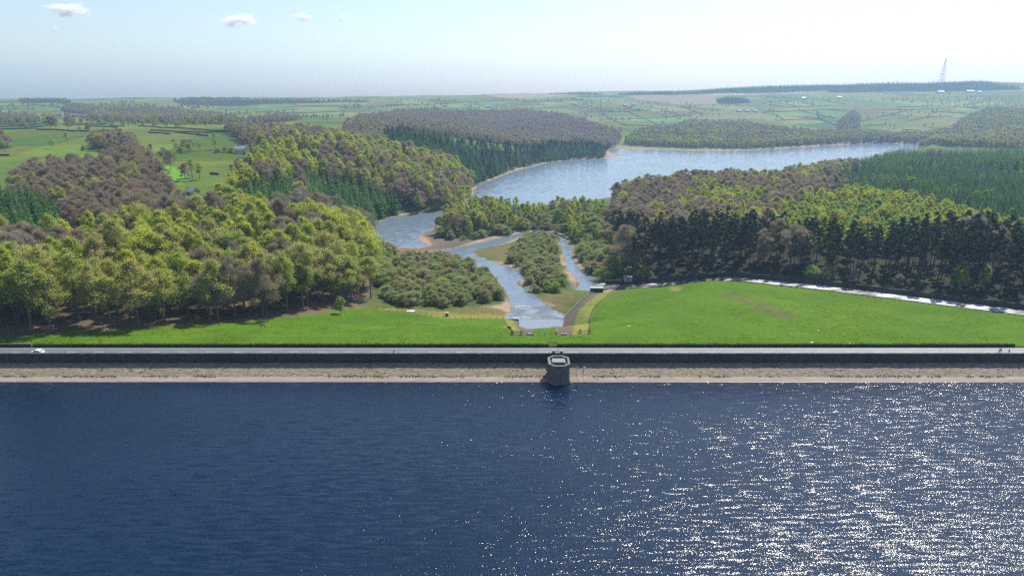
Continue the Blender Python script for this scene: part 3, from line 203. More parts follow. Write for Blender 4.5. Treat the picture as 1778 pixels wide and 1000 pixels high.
class MB:
    def __init__(self): self.V = []; self.F = []
    def add(self, v, f):
        k = len(self.V); self.V += [tuple(p) for p in v]; self.F += [tuple(i+k for i in q) for q in f]; return self
    def box(self, x0, x1, y0, y1, z0, z1, tx=0, ty=0):
        v = [(x0, y0, z0), (x1, y0, z0), (x1, y1, z0), (x0, y1, z0), (x0+tx, y0+ty, z1), (x1-tx, y0+ty, z1), (x1-tx, y1-ty, z1), (x0+tx, y1-ty, z1)]
        return self.add(v, [(3, 2, 1, 0), (4, 5, 6, 7), (0, 1, 5, 4), (1, 2, 6, 5), (2, 3, 7, 6), (3, 0, 4, 7)])
    def tube(self, pts, rad, n=6, cap=True):
        P = [Vector(p) for p in pts]; rad = rad if hasattr(rad, '__len__') else [rad]*len(P); v = []; f = []
        for i, p in enumerate(P):
            d = (P[min(i+1, len(P)-1)]-P[max(i-1, 0)]).normalized()
            a = d.cross(Vector((0, 0, 1)) if abs(d.z) < .9 else Vector((1, 0, 0))).normalized(); b = d.cross(a)
            for k in range(n):
                t = 2*math.pi*k/n; v.append(p+a*(math.cos(t)*rad[i])+b*(math.sin(t)*rad[i]))
        for i in range(len(P)-1):
            for k in range(n): f.append((i*n+k, i*n+(k+1) % n, (i+1)*n+(k+1) % n, (i+1)*n+k))
        if cap: f.append(tuple(range(n))[::-1]); f.append(tuple((len(P)-1)*n+k for k in range(n)))
        return self.add(v, f)
    def bar(self, a, b, w, h):
        a, b = Vector(a), Vector(b); d = (b-a).normalized(); s = d.cross(Vector((0, 0, 1)) if abs(d.z) < .95 else Vector((1, 0, 0))).normalized()*w*.5; u = s.cross(d).normalized()*h*.5
        v = [a-s-u, a+s-u, a+s+u, a-s+u, b-s-u, b+s-u, b+s+u, b-s+u]
        return self.add(v, [(0, 1, 2, 3), (7, 6, 5, 4), (0, 4, 5, 1), (1, 5, 6, 2), (2, 6, 7, 3), (3, 7, 4, 0)])
    def prism(self, outline, z0, z1, grow=0.0):
        n = len(outline); cx = sum(p[0] for p in outline)/n; cy_ = sum(p[1] for p in outline)/n
        top = [(cx+(x-cx)*(1+grow), cy_+(y-cy_)*(1+grow)) for x, y in outline]
        v = [(x, y, z0) for x, y in outline]+[(x, y, z1) for x, y in top]
        f = [tuple(range(n))[::-1], tuple(range(n, 2*n))]+[(i, (i+1) % n, n+(i+1) % n, n+i) for i in range(n)]
        return self.add(v, f)
    def build(self, name, mat, parent=None, loc=None, smooth_shade=False, bevel=0):
        me = raw_mesh(name, self.V, self.F, [mat] if mat else [], smooth_shade=smooth_shade)
        o = link(name, me, parent, loc)
        if bevel:
            m = o.modifiers.new('bevel', 'BEVEL'); m.width = bevel; m.segments = 2
        return o

# ------------------------------------------------------------------ materials
def nodes(name):
    m = bpy.data.materials.new(name); m.use_nodes = True; nt = m.node_tree; nt.nodes.clear()
    out = nt.nodes.new('ShaderNodeOutputMaterial')
    return m, nt, out
def N(nt, t, **kw):
    n = nt.nodes.new(t)
    for k, v in kw.items():
        if k in n.inputs: n.inputs[k].default_value = v
        else: setattr(n, k, v)
    return n
def noise(nt, scale, detail=3, rough=.55, vec=None, dim='3D'):
    n = N(nt, 'ShaderNodeTexNoise'); n.inputs['Scale'].default_value = scale; n.inputs['Detail'].default_value = detail; n.inputs['Roughness'].default_value = rough
    if vec is not None: nt.links.new(vec, n.inputs['Vector'])
    return n.outputs['Fac']
def ramp(nt, fac, stops, interp='LINEAR'):
    r = N(nt, 'ShaderNodeValToRGB'); r.color_ramp.interpolation = interp; e = r.color_ramp.elements
    while len(e) < len(stops): e.new(.5)
    for q, (p, c) in zip(e, stops): q.position = p; q.color = (*c, 1) if len(c) == 3 else c
    nt.links.new(fac, r.inputs[0]); return r.outputs[0]
def mixc(nt, fac, a, b, mode='MIX'):
    m = N(nt, 'ShaderNodeMix', data_type='RGBA', blend_type=mode)
    for sock, v in ((m.inputs[0], fac), (m.inputs[6], a), (m.inputs[7], b)):
        if isinstance(v, (int, float)): sock.default_value = v
        elif isinstance(v, tuple): sock.default_value = (*v, 1)
        else: nt.links.new(v, sock)
    return m.outputs[2]
def math_(nt, op, a, b=None, clamp=False):
    m = N(nt, 'ShaderNodeMath', operation=op, use_clamp=clamp)
    for i, v in enumerate((a, b)):
        if v is None: continue
        if isinstance(v, (int, float)): m.inputs[i].default_value = v
        else: nt.links.new(v, m.inputs[i])
    return m.outputs[0]
def principled(nt, out, col, rough=.8, **kw):
    b = N(nt, 'ShaderNodeBsdfPrincipled')
    if isinstance(col, tuple): b.inputs['Base Color'].default_value = (*col, 1)
    else: nt.links.new(col, b.inputs['Base Color'])
    if isinstance(rough, (int, float)): b.inputs['Roughness'].default_value = rough
    else: nt.links.new(rough, b.inputs['Roughness'])
    for k, v in kw.items(): b.inputs[k].default_value = v
    nt.links.new(b.outputs[0], out.inputs['Surface']); return b
def bump(nt, bsdf, height, strength, dist):
    b = N(nt, 'ShaderNodeBump', Strength=strength, Distance=dist); nt.links.new(height, b.inputs['Height']); nt.links.new(b.outputs[0], bsdf.inputs['Normal']); return b
def scaled_pos(nt, sc=(1, 1, 1), rot=(0, 0, 0), coord='pos'):
    g = N(nt, 'ShaderNodeNewGeometry').outputs['Position'] if coord == 'pos' else N(nt, 'ShaderNodeTexCoord').outputs['Object']
    m = N(nt, 'ShaderNodeMapping'); m.inputs['Scale'].default_value = sc; m.inputs['Rotation'].default_value = rot
    nt.links.new(g, m.inputs['Vector']); return m.outputs[0]
def simple(name, c1, c2, scale=1.0, rough=.85, bmp=.0, sc=(1, 1, 1), coord='pos', spec=.3):
    m, nt, out = nodes(name); v = scaled_pos(nt, sc, coord=coord)
    n = noise(nt, scale, 5, .6, v); c = ramp(nt, n, [(.3, c1), (.7, c2)])
    b = principled(nt, out, c, rough); b.inputs['Specular IOR Level'].default_value = spec
    if bmp: bump(nt, b, n, .6, bmp)
    return m
def leaf_mat(name, stops, trans=.4, gloss=.0, vary=.35):
    m, nt, out = nodes(name)
    oi = N(nt, 'ShaderNodeObjectInfo'); geo = N(nt, 'ShaderNodeNewGeometry')
    col = ramp(nt, oi.outputs['Random'], stops)
    k = math_(nt, 'ADD', math_(nt, 'MULTIPLY', geo.outputs['Random Per Island'], vary*2), 1-vary)
    comb = N(nt, 'ShaderNodeCombineColor'); [nt.links.new(k, comb.inputs[i]) for i in range(3)]
    col = mixc(nt, 1.0, col, comb.outputs[0], 'MULTIPLY')
    d = N(nt, 'ShaderNodeBsdfDiffuse'); t = N(nt, 'ShaderNodeBsdfTranslucent'); mx = N(nt, 'ShaderNodeMixShader'); mx.inputs[0].default_value = trans
    nt.links.new(col, d.inputs[0]); nt.links.new(col, t.inputs[0]); nt.links.new(d.outputs[0], mx.inputs[1]); nt.links.new(t.outputs[0], mx.inputs[2])
    nt.links.new(mx.outputs[0], out.inputs['Surface']); return m
M = {}
M['beech'] = leaf_mat('beech_leaf', [(0, (.34, .42, .055)), (.25, (.42, .48, .060)), (.5, (.50, .54, .065)), (.75, (.44, .45, .085)), (.9, (.38, .43, .07)), (1, (.28, .43, .055))], .62, vary=.2)
M['budding'] = leaf_mat('budding_leaf', [(0, (.38, .40, .11)), (.35, (.35, .41, .09)), (.7, (.42, .38, .13)), (1, (.37, .40, .11))], .55, vary=.2)
M['twig'] = leaf_mat('bare_twig', [(0, (.36, .29, .175)), (.35, (.32, .28, .19)), (.65, (.38, .285, .18)), (1, (.35, .32, .25))], .35)
M['pine'] = leaf_mat('pine_needle', [(0, (.036, .062, .032)), (.5, (.062, .090, .036)), (1, (.042, .062, .042))], .28)
M['spruce'] = leaf_mat('spruce_needle', [(0, (.045, .095, .038)), (.5, (.13, .26, .06)), (1, (.09, .185, .055))], .4)
M['larch'] = leaf_mat('larch_needle', [(0, (.15, .29, .06)), (.5, (.12, .24, .06)), (1, (.21, .32, .07))], .45)
M['willow'] = leaf_mat('willow_leaf', [(0, (.27, .30, .12)), (.35, (.32, .36, .13)), (.65, (.34, .29, .16)), (.85, (.28, .38, .10)), (1, (.36, .38, .19))], .45, vary=.2)
M['birch'] = leaf_mat('birch_leaf', [(0, (.22, .36, .06)), (.5, (.30, .40, .07)), (1, (.26, .33, .09))], .48)
M['bark'] = simple('bark', (.075, .065, .052), (.15, .135, .115), 3, coord='obj')
M['pale_bark'] = simple('pale_bark', (.16, .15, .14), (.28, .27, .25), 3, coord='obj')
M['pine_bark'] = simple('pine_bark', (.07, .045, .032), (.12, .08, .055), 3, coord='obj')

# ground: colour of each kind of cover comes from the vertex attribute, the materials add grain and patches
def ground_mat():
    m, nt, out = nodes('ground_cover')
    a = N(nt, 'ShaderNodeVertexColor', layer_name='cover'); rel = N(nt, 'ShaderNodeAttribute', attribute_name='rough_cover')
    v = scaled_pos(nt)
    n1 = noise(nt, .045, 4, .6, v); n2 = noise(nt, .6, 5, .7, v); n3 = noise(nt, 2.6, 3, .7, v); n4 = noise(nt, .012, 4, .6, v)
    g1 = ramp(nt, n1, [(.3, (.76, .84, .86)), (.5, (1, 1, 1)), (.7, (1.25, 1.10, 1.05))])
    g2 = ramp(nt, n2, [(.25, (.66, .72, .74)), (.5, (1, 1, 1)), (.8, (1.24, 1.18, 1.15))])
    g3 = ramp(nt, n3, [(.3, (.74, .78, .78)), (.7, (1.22, 1.18, 1.18))])
    g4 = ramp(nt, n4, [(.3, (.85, .92, .95)), (.7, (1.14, 1.06, 1.0))])
    c = a.outputs[0]
    for g in (g1, g2, g3, g4): c = mixc(nt, 1, c, g, 'MULTIPLY')
    b = principled(nt, out, c, .95); b.inputs['Specular IOR Level'].default_value = .1
    h = math_(nt, 'ADD', n2, math_(nt, 'MULTIPLY', n3, .5))
    bump(nt, b, h, .8, .35)
    return m
M['ground'] = ground_mat()

def water_mat(name, body, rough, layers, spec=.5):
    m, nt, out = nodes(name)
    b = principled(nt, out, body, rough); b.inputs['IOR'].default_value = 1.333; b.inputs['Specular IOR Level'].default_value = spec
    prev = None
    for sc, rot, scale, det, strength, dist in layers:
        v = scaled_pos(nt, sc, (0, 0, R(rot))); n = noise(nt, scale, det, .55, v)
        bp = N(nt, 'ShaderNodeBump', Strength=strength, Distance=dist); nt.links.new(n, bp.inputs['Height'])
        if prev is not None: nt.links.new(prev, bp.inputs['Normal'])
        prev = bp.outputs[0]
    nt.links.new(prev, b.inputs['Normal']); return m
def ripple_water(name, body, rough, layers):
    # ripples as slopes of the water surface, each layer: stretch, turn, scale, detail, slope across, slope along the view
    m, nt, out = nodes(name); b = principled(nt, out, body, rough); b.inputs['IOR'].default_value = 1.333
    acc = None
    for sc, rot, scale, det, kx, ky in layers:
        n = N(nt, 'ShaderNodeTexNoise'); n.inputs['Scale'].default_value = scale; n.inputs['Detail'].default_value = det; n.inputs['Roughness'].default_value = .6
        nt.links.new(scaled_pos(nt, sc, (0, 0, R(rot))), n.inputs['Vector'])
        s = N(nt, 'ShaderNodeVectorMath', operation='SUBTRACT'); nt.links.new(n.outputs['Color'], s.inputs[0]); s.inputs[1].default_value = (.5, .5, .5)
        k = N(nt, 'ShaderNodeVectorMath', operation='MULTIPLY'); nt.links.new(s.outputs[0], k.inputs[0]); k.inputs[1].default_value = (kx, ky, 0)
        if acc is None: acc = k.outputs[0]
        else:
            a = N(nt, 'ShaderNodeVectorMath', operation='ADD'); nt.links.new(acc, a.inputs[0]); nt.links.new(k.outputs[0], a.inputs[1]); acc = a.outputs[0]
    # wind lanes: broad calmer and rougher bands
    lane = ramp(nt, noise(nt, .02, 3, .5, scaled_pos(nt, (.5, 1.4, 1), (0, 0, R(-12)))), [(.32, (.72, .72, .72)), (.68, (1.2, 1.2, 1.2))])
    q = N(nt, 'ShaderNodeVectorMath', operation='MULTIPLY'); nt.links.new(acc, q.inputs[0]); nt.links.new(lane, q.inputs[1])
    a = N(nt, 'ShaderNodeVectorMath', operation='ADD'); nt.links.new(q.outputs[0], a.inputs[0]); a.inputs[1].default_value = (0, 0, 1)
    z = N(nt, 'ShaderNodeVectorMath', operation='NORMALIZE'); nt.links.new(a.outputs[0], z.inputs[0]); nt.links.new(z.outputs[0], b.inputs['Normal']); return m
M['reservoir'] = ripple_water('reservoir_water', (.001, .0105, .030), .15, [((.16, 1, 1), -5, 1.1, 2, .15, .8), ((.6, 1, 1), 12, 6.0, 2, 1.7, 1.1)])
M['lake'] = ripple_water('lake_water', (.115, .155, .195), .16, [((.4, 1, 1), 0, .5, 2, .2, .42)])
M['basin'] = water_mat('basin_water', (.17, .20, .22), .2, [((.6, 1, 1), 0, .8, 3, .6, .2)])
def foam_mat():
    m, nt, out = nodes('rapids_water')
    v = scaled_pos(nt, (1, 1, 1)); n = noise(nt, 1.5, 5, .7, scaled_pos(nt, (.5, 1, 1))); n2 = noise(nt, .22, 3, .6, scaled_pos(nt, (.4, 1, 1)))
    f = ramp(nt, math_(nt, 'ADD', math_(nt, 'MULTIPLY', n, .6), math_(nt, 'MULTIPLY', n2, .6)), [(.58, (0, 0, 0)), (.82, (1, 1, 1))])
    c = mixc(nt, f, (.06, .08, .10), (.5, .52, .54)); b = principled(nt, out, c, .4); bump(nt, b, n, .6, .2); return m
M['foam'] = foam_mat()
def chute_mat(lo=.50, hi=.72):
    m, nt, out = nodes('spillway_water')
    v = scaled_pos(nt, (.16, .8, .8), (0, 0, R(38))); n = noise(nt, .8, 5, .65, v); n2 = noise(nt, .06, 3, .6, scaled_pos(nt))
    f = ramp(nt, math_(nt, 'ADD', math_(nt, 'MULTIPLY', n, .7), math_(nt, 'MULTIPLY', n2, .45)), [(lo, (0, 0, 0)), (hi, (1, 1, 1))])
    c = mixc(nt, f, (.03, .027, .025), (.80, .80, .80)); b = principled(nt, out, c, .45); bump(nt, b, n, 1, .3); return m
M['chute'] = chute_mat(); M['chute_dark'] = chute_mat(.62, .78)
M['asphalt'] = simple('asphalt', (.088, .097, .102), (.112, .120, .124), .9, .55, .01, spec=.5)
M['paint'] = simple('road_paint', (.5, .5, .5), (.62, .62, .6), 4, .6)
M['dark_stone'] = simple('dark_wall_stone', (.035, .034, .033), (.10, .095, .085), 1.6, .9, .05, (.6, .6, 1.6))
def wall_mat():
    m, nt, out = nodes('dark_wall_stone'); n = noise(nt, 1.6, 5, .65, scaled_pos(nt, (.6, .6, 1.6))); st_ = noise(nt, 1.0, 4, .6, scaled_pos(nt, (.9, .9, .12))); br = noise(nt, .05, 3, .5, scaled_pos(nt))
    c = ramp(nt, n, [(.3, (.018, .017, .016)), (.55, (.046, .043, .038)), (.75, (.088, .083, .072))])
    for f, lo, hi in ((st_, (.55, .55, .55), (1.45, 1.42, 1.36)), (br, (.75, .75, .75), (1.25, 1.25, 1.22))): c = mixc(nt, 1, c, ramp(nt, f, [(.35, lo), (.65, hi)]), 'MULTIPLY')
    b = principled(nt, out, c, .9); bump(nt, b, n, .7, .06); return m
M['dark_stone'] = wall_mat()
M['coping'] = simple('coping_stone', (.26, .26, .25), (.40, .39, .37), 1.3, .8, .02)
M['pitching'] = None
def pitching_mat():
    m, nt, out = nodes('stone_pitching')
    v = scaled_pos(nt, (.45, 1.6, 1.6)); n = noise(nt, 1.6, 6, .7, v); n2 = noise(nt, .12, 4, .65, scaled_pos(nt, (.5, 2.5, 2.5)))
    n3 = noise(nt, 5, 3, .7, v)
    c = ramp(nt, n, [(.25, (.04, .032, .024)), (.42, (.14, .115, .082)), (.58, (.235, .195, .145)), (.72, (.40, .35, .29))])
    c = mixc(nt, ramp(nt, n2, [(.45, (0, 0, 0)), (.65, (1, 1, 1))]), c, mixc(nt, .5, c, (.15, .15, .07)))
    b = principled(nt, out, c, .9); bump(nt, b, math_(nt, 'ADD', n, math_(nt, 'MULTIPLY', n3, .4)), 1, .2); return m
M['pitching'] = pitching_mat()
M['apron'] = simple('apron_concrete', (.19, .15, .12), (.27, .222, .182), .5, .85, .03, (.3, 1.5, 1.5))
M['wet_edge'] = simple('wet_edge', (.10, .085, .08), (.22, .19, .17), 1.5, .4, .03, (.3, 1, 1))
M['tower_stone'] = simple('tower_stone', (.085, .085, .08), (.17, .165, .15), 1.2, .85, .03, (1, 1, .7))
M['tower_cap'] = simple('tower_coping', (.10, .10, .093), (.165, .16, .15), 1.5, .8, .02)
M['tower_roof'] = simple('tower_hatch', (.14, .16, .17), (.19, .21, .22), .8, .5)
M['dark_iron'] = simple('dark_iron', (.02, .02, .022), (.04, .04, .04), 6, .5)
M['timber'] = simple('fence_timber', (.07, .06, .045), (.14, .12, .095), 4, .9)
M['grey_metal'] = simple('grey_metal', (.25, .26, .26), (.36, .37, .37), 4, .5)
M['mast_steel'] = simple('mast_steel', (.30, .31, .32), (.42, .43, .44), .1, .6)
M['pale_stone'] = simple('pale_stone', (.22, .205, .18), (.33, .31, .28), 2, .85, .02)
M['field_wall'] = simple('field_wall_stone', (.035, .035, .028), (.075, .07, .055), .6, .95)
M['hedge'] = leaf_mat('hedge_leaf', [(0, (.05, .085, .02)), (1, (.06, .09, .02))], .25)
M['house_wall'] = simple('house_wall', (.30, .28, .24), (.46, .43, .38), .8, .9)
M['house_white'] = simple('white_wall', (.66, .66, .64), (.78, .78, .76), .8, .8)
M['slate'] = simple('slate_roof', (.13, .14, .155), (.22, .23, .25), .9, .6)
M['stone_roof'] = simple('stone_roof', (.15, .125, .105), (.25, .21, .18), .9, .8)
M['blue_roof'] = simple('blue_roof', (.30, .38, .52), (.40, .48, .60), .9, .5)
M['pale_roof'] = simple('pale_roof', (.62, .64, .66), (.78, .79, .8), .9, .5)
M['glass'] = simple('window_glass', (.02, .025, .03), (.04, .045, .05), 1, .1, spec=.6)
M['car_paint'] = simple('car_paint', (.72, .73, .76), (.78, .79, .82), 1, .25, spec=.6)
M['tyre'] = simple('tyre_rubber', (.015, .015, .015), (.03, .03, .03), 9, .9)
M['lamp_red'] = simple('tail_lamp', (.35, .02, .02), (.45, .03, .03), 5, .3)

# ------------------------------------------------------------------ ground sheet
def build_ground():
    ys = [214.2]
    while ys[-1] < 5700: ys.append(ys[-1]*1.0056+.02)
    ys = np.array(ys); s = np.linspace(-1, 1, 641)
    Y = np.repeat(ys[:, None], len(s), 1); X = s[None]*(1.05*Y+110)
    Z, SD = ground_height(X, Y, WATERS)
    nr, nc = X.shape
    i = np.arange(nr*nc).reshape(nr, nc)
    Fq = np.stack([i[:-1, :-1], i[:-1, 1:], i[1:, 1:], i[1:, :-1]], -1).reshape(-1, 4)
    x = X.ravel(); y = Y.ravel(); sd = SD.ravel(); z = Z.ravel()
    jx = x+fbm(x/7, y/7, 5)*7; jy = y+fbm(x/7, y/7, 6)*7
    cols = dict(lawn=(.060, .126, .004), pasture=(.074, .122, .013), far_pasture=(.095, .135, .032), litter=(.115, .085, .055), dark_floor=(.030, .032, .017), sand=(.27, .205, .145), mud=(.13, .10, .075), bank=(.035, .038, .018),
                olive=(.16, .17, .035), brown_grass=(.12, .105, .04), stone=(.115, .092, .068), shore_grass=(.17, .17, .075), heath=(.19, .15, .095), pale_heath=(.30, .25, .17), moor=(.24, .19, .13), bare_patch=(.080, .098, .028), tan_grass=(.20, .17, .06), field_bright=(.10, .24, .02), scrub=(.075, .10, .03))
    col = np.empty((len(x), 3)); col[:] = cols['lawn']
    def blend(w, k):
        nonlocal col
        col = col*(1-w[:, None])+np.array(cols[k])*w[:, None]
    blend(smooth((y-330)/60), 'pasture'); blend(smooth((y-1500)/700), 'far_pasture')
    # fields differ from one another
    cell = _hash(np.floor((x+.3*y)/130), np.floor((y-.25*x)/170), 3)
    fy = smooth((y-560)/100)
    cell2 = _hash(np.floor((x+.3*y)/130), np.floor((y-.25*x)/170), 8); col = col*(1+(cell-.5)*.6*fy)[:, None]; col[:, 0] *= 1+(cell2-.35)*.7*fy
    # the valley floor between wood, dam and spillway
    val = smooth((330-0-np.abs(y-430)*.0)/1)*0
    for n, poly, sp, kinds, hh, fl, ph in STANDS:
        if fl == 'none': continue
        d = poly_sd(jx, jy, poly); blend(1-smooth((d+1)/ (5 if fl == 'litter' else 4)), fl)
    vf = (1-smooth((z-(-15.2))/1.2))*smooth((y-300)/12)*(1-smooth((y-760)/60))
    blend(vf*.8, 'scrub')
    for k, poly in ZONES:
        e = 1.2 if k in ('olive', 'stone') else (3.0 if np.mean([p[1] for p in poly]) < 600 else 12)
        q = poly_sd(x, y, poly) if e == 1.2 else poly_sd(jx, jy, poly)
        blend(1-smooth((q+e*.5)/e), k)
    wdt = .6+7*np.maximum(0, vnoise(x/28, y/28, 11)*1.5-.45)+1.5*vnoise(x/6, y/6, 12)+9*smooth((y-700)/500)*vnoise(x/60, y/60, 13)
    dw = np.where(sd > 0, sd, 0)
    blend((1-smooth((dw-wdt*.6)/(wdt*.5)))*(y > 318), 'sand')
    blend((1-smooth((dw-.4)/1.0))*.8, 'mud')
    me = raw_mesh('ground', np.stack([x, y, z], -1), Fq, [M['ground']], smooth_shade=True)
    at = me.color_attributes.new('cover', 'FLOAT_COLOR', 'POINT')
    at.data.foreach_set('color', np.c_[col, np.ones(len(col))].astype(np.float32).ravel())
    return tag(link('ground', me), kind='structure')
build_ground()
def gz(x, y):
    return ground_height(np.atleast_1d(np.asarray(x, float)), np.atleast_1d(np.asarray(y, float)), WATERS)[0]
def G1(p): return (p[0], p[1], float(gz(p[0], p[1])[0]))

# ------------------------------------------------------------------ water sheets
def sheet(name, x0, x1, y0, y1, z, mat, nx=1, ny=1):
    xs = np.linspace(x0, x1, nx+1); ys = np.linspace(y0, y1, ny+1); X, Y = np.meshgrid(xs, ys); i = np.arange((nx+1)*(ny+1)).reshape(ny+1, nx+1)
    Fq = np.stack([i[:-1, :-1], i[:-1, 1:], i[1:, 1:], i[1:, :-1]], -1).reshape(-1, 4)
    return link(name, raw_mesh(name, np.stack([X.ravel(), Y.ravel(), np.full(X.size, z)], -1), Fq, [mat]))
tag(sheet('reservoir_water', -720, 720, -420, 199, -5.0, M['reservoir']), kind='structure')
xs = [p[0] for w in WATERS for p in w]; ysw = [p[1] for w in WATERS for p in w]
tag(sheet('lake_water', min(xs)-30, max(xs)+200, 318, max(ysw)+30, LAKE_Z, M['lake']), kind='structure')
# stilling basin: a higher calm pool, then a broken step of white water down to the stream
def strip(name, rows, mat, nseg=10):
    V = []; 
    for (xa, ya, za), (xb, yb, zb) in rows:
        for k in range(nseg+1):
            t = k/nseg; V.append((xa+(xb-xa)*t, ya+(yb-ya)*t, za+(zb-za)*t))
    i = np.arange(len(V)).reshape(len(rows), nseg+1)
    return link(name, raw_mesh(name, V, np.stack([i[:-1, :-1], i[:-1, 1:], i[1:, 1:], i[1:, :-1]], -1).reshape(-1, 4), [mat], smooth_shade=True))
tag(strip('basin_water', [((3, 256, -17), (26, 256, -17)), ((3, 296, -17), (27, 296, -17))], M['basin']), kind='structure')
rap = []
for k in range(26):
    t = k/25; yy = 295.6+t*24; zz = -16.97-1.0*smooth(np.array(t*1.15)); zz += .12*math.sin(k*2.1)*math.sin(k*.9)*(1-t)
    rap.append(((-6+2*t, yy, float(zz)), (30+3*t, yy, float(zz))))
tag(strip('rapids_water', rap, M['foam'], 40), kind='structure')
# spillway chute
sp = np.array(SPILLWAY); rows = []
for k in range(len(sp)-1):
    for t in np.arange(0, 1, .1):
        p = sp[k]+(sp[k+1]-sp[k])*t; e = sp[k+1]-sp[k]; n = np.array([-e[1], e[0]])/np.hypot(e[0], e[1])
        rows.append(((p[0]-n[0]*5.2, p[1]-n[1]*5.2, p[2]), (p[0]+n[0]*4.3, p[1]+n[1]*4.3, p[2])))
k_ = next(i for i, q in enumerate(rows) if q[0][0] > 107)
tag(strip('spillway_water', rows[4:k_+1], M['chute_dark'], 8), kind='structure')
tag(strip('spillway_water', rows[k_:], M['chute'], 8), kind='structure')

# ------------------------------------------------------------------ dam crest
X0, X1 = -430, 430
def profile(name, prof, mat, x0=X0, x1=X1, step=2.0, rough=0.0, seed=1):
    n = int((x1-x0)/step); xs = np.linspace(x0, x1, n+1); P = np.array(prof, float)
    X = np.repeat(xs[:, None], len(P), 1); Y = np.repeat(P[None, :, 0], n+1, 0).copy(); Z = np.repeat(P[None, :, 1], n+1, 0).copy()
    if rough:
        Z[:, 1:-1] += fbm(X[:, 1:-1]/1.1, Y[:, 1:-1]/.8, seed)*rough
    i = np.arange(X.size).reshape(X.shape)
    Fq = np.stack([i[:-1, :-1], i[1:, :-1], i[1:, 1:], i[:-1, 1:]], -1).reshape(-1, 4)
    return link(name, raw_mesh(name, np.stack([X.ravel(), Y.ravel(), Z.ravel()], -1), Fq, [mat]))
road = tag(profile('road', [(206.25, 0), (213.75, 0)], M['asphalt'], step=20), kind='structure')
dash = MB().box(-1.5, 1.5, -.07, .07, 0, .006)
dme = raw_mesh('lane_dash', dash.V, dash.F, [M['paint']])
for k in range(-28, 29): link('lane_dash', dme, road, (k*9.0+1.5, 209.9, .004))
edge = MB().box(X0, X1, -.05, .05, 0, .006)
link('edge_line', raw_mesh('edge_line', edge.V, edge.F, [M['paint']]), road, (0, 213.35, .004))
tag(profile('verge', [(213.75, -.1), (213.76, .10), (214.0, .12), (215.2, .16)], M['ground'], step=4), kind='structure')
tag(profile('pitching', [(205.9, -1.75)]+[(205.9-6.2*t, -1.75-2.65*t) for t in np.linspace(.06, 1, 16)], M['pitching'], step=.5, rough=.35, seed=4), kind='structure')
tag(profile('apron', [(199.75, -4.38), (199.6, -4.36), (197.3, -5.02), (196.6, -5.25)], M['apron'], step=3), kind='structure')
tag(profile('apron_edge', [(197.55, -4.935), (197.45, -4.90), (197.0, -5.03), (196.4, -5.3)], M['wet_edge'], step=1.2, rough=.03, seed=8), kind='structure')
wall = empty('parapet_wall', (0, 206, -2.55)); tag(wall, 'long dark stone parapet wall between the road and reservoir', 'wall')
b = MB(); b.add([(X0, -.45, -.1), (X1, -.45, -.1), (X1, -.3, 3.42), (X0, -.3, 3.42), (X0, .22, -.1), (X1, .22, -.1), (X1, .22, 3.42), (X0, .22, 3.42)], [(0, 1, 2, 3), (5, 4, 7, 6), (3, 2, 6, 7), (1, 0, 4, 5)])
b.build('masonry', M['dark_stone'], wall)
MB().box(X0, X1, -.68, -.46, -.1, 1.15).build('plinth', M['dark_stone'], wall)
cme = None
rs = np.random.RandomState(3)
cop = MB()
xx = X0
while xx < X1:
    l = 1.1+rs.rand()*.5; h = 3.6+rs.rand()*.05; cop.box(xx+.01, xx+l-.01, -.42, .30, 3.421, h); xx += l
cpo = cop.build('coping', M['dark_stone'], wall); cpo['kind'] = 'stuff'

# low roadside wall at the left, clipped hedges along the rest
lw = empty('roadside_wall', (-290, 214.5, .1)); tag(lw, 'low dark roadside wall with pale coping at the left edge', 'wall')
MB().box(-140, 131.5, -.12, .12, -.1, 1.0).build('masonry', M['dark_stone'], lw); MB().box(-140, 131.5, -.15, .15, 1.003, 1.07).build('coping', M['tower_cap'], lw)
def hedge(name, x0, x1, label):
    n = int((x1-x0)*75); r = np.random.RandomState(int(abs(x0))+5)
    x = x0+(x1-x0)*r.rand(n); y = 214.75+(r.rand(n)-.5)*1.1; top = .95+fbm(x/1.7, x*0, 2)*.35
    z = .1+top*np.sqrt(r.rand(n)); Cc = np.stack([x, y, z], -1)
    me = leaf_cards(name, Cc, .16, r, M['hedge'], up=.2)
    core = MB().box(x0+.2, x1-.2, 214.4, 215.1, .0, .8)
    o = empty(name, ((x0+x1)/2, 214.75, .1)); tag(o, label, 'hedge')
    a = link('foliage', me, o); a.location = -o.location; c = core.build('core', M['hedge'], o); c.location = -o.location
def rand_frames(r, n, up=.0):
    a = r.normal(size=(n, 3)); a /= np.linalg.norm(a, axis=1)[:, None]
    nrm = r.normal(size=(n, 3)); nrm[:, 2] = np.abs(nrm[:, 2])*(1+up*4); nrm /= np.linalg.norm(nrm, axis=1)[:, None]
    u = np.cross(nrm, a); u /= np.linalg.norm(u, axis=1)[:, None]+1e-9
    return u, np.cross(nrm, u)
def cards(Cc, size, r, up=0., aspect=.7):
    n = len(Cc); u, v = rand_frames(r, n, up); s = size*(.6+.8*r.rand(n))[:, None] if not hasattr(size, '__len__') else size[:, None]
    u = u*s; v = v*s*aspect
    V = np.stack([Cc-u*.9-v*.2, Cc+u*.1-v, Cc+u, Cc-u*.1+v], 1).reshape(-1, 3)
    return V, np.arange(4*n).reshape(n, 4)
def leaf_cards(name, Cc, size, r, mat, up=0.):
    V, Fq = cards(Cc, size, r, up); return raw_mesh(name, V, Fq, [mat])
hedge('hedge', -158, 12.2, 'clipped dark hedge along the road, left of the tower')
hedge('hedge', 14.8, 166, 'clipped dark hedge along the road, right of the tower')

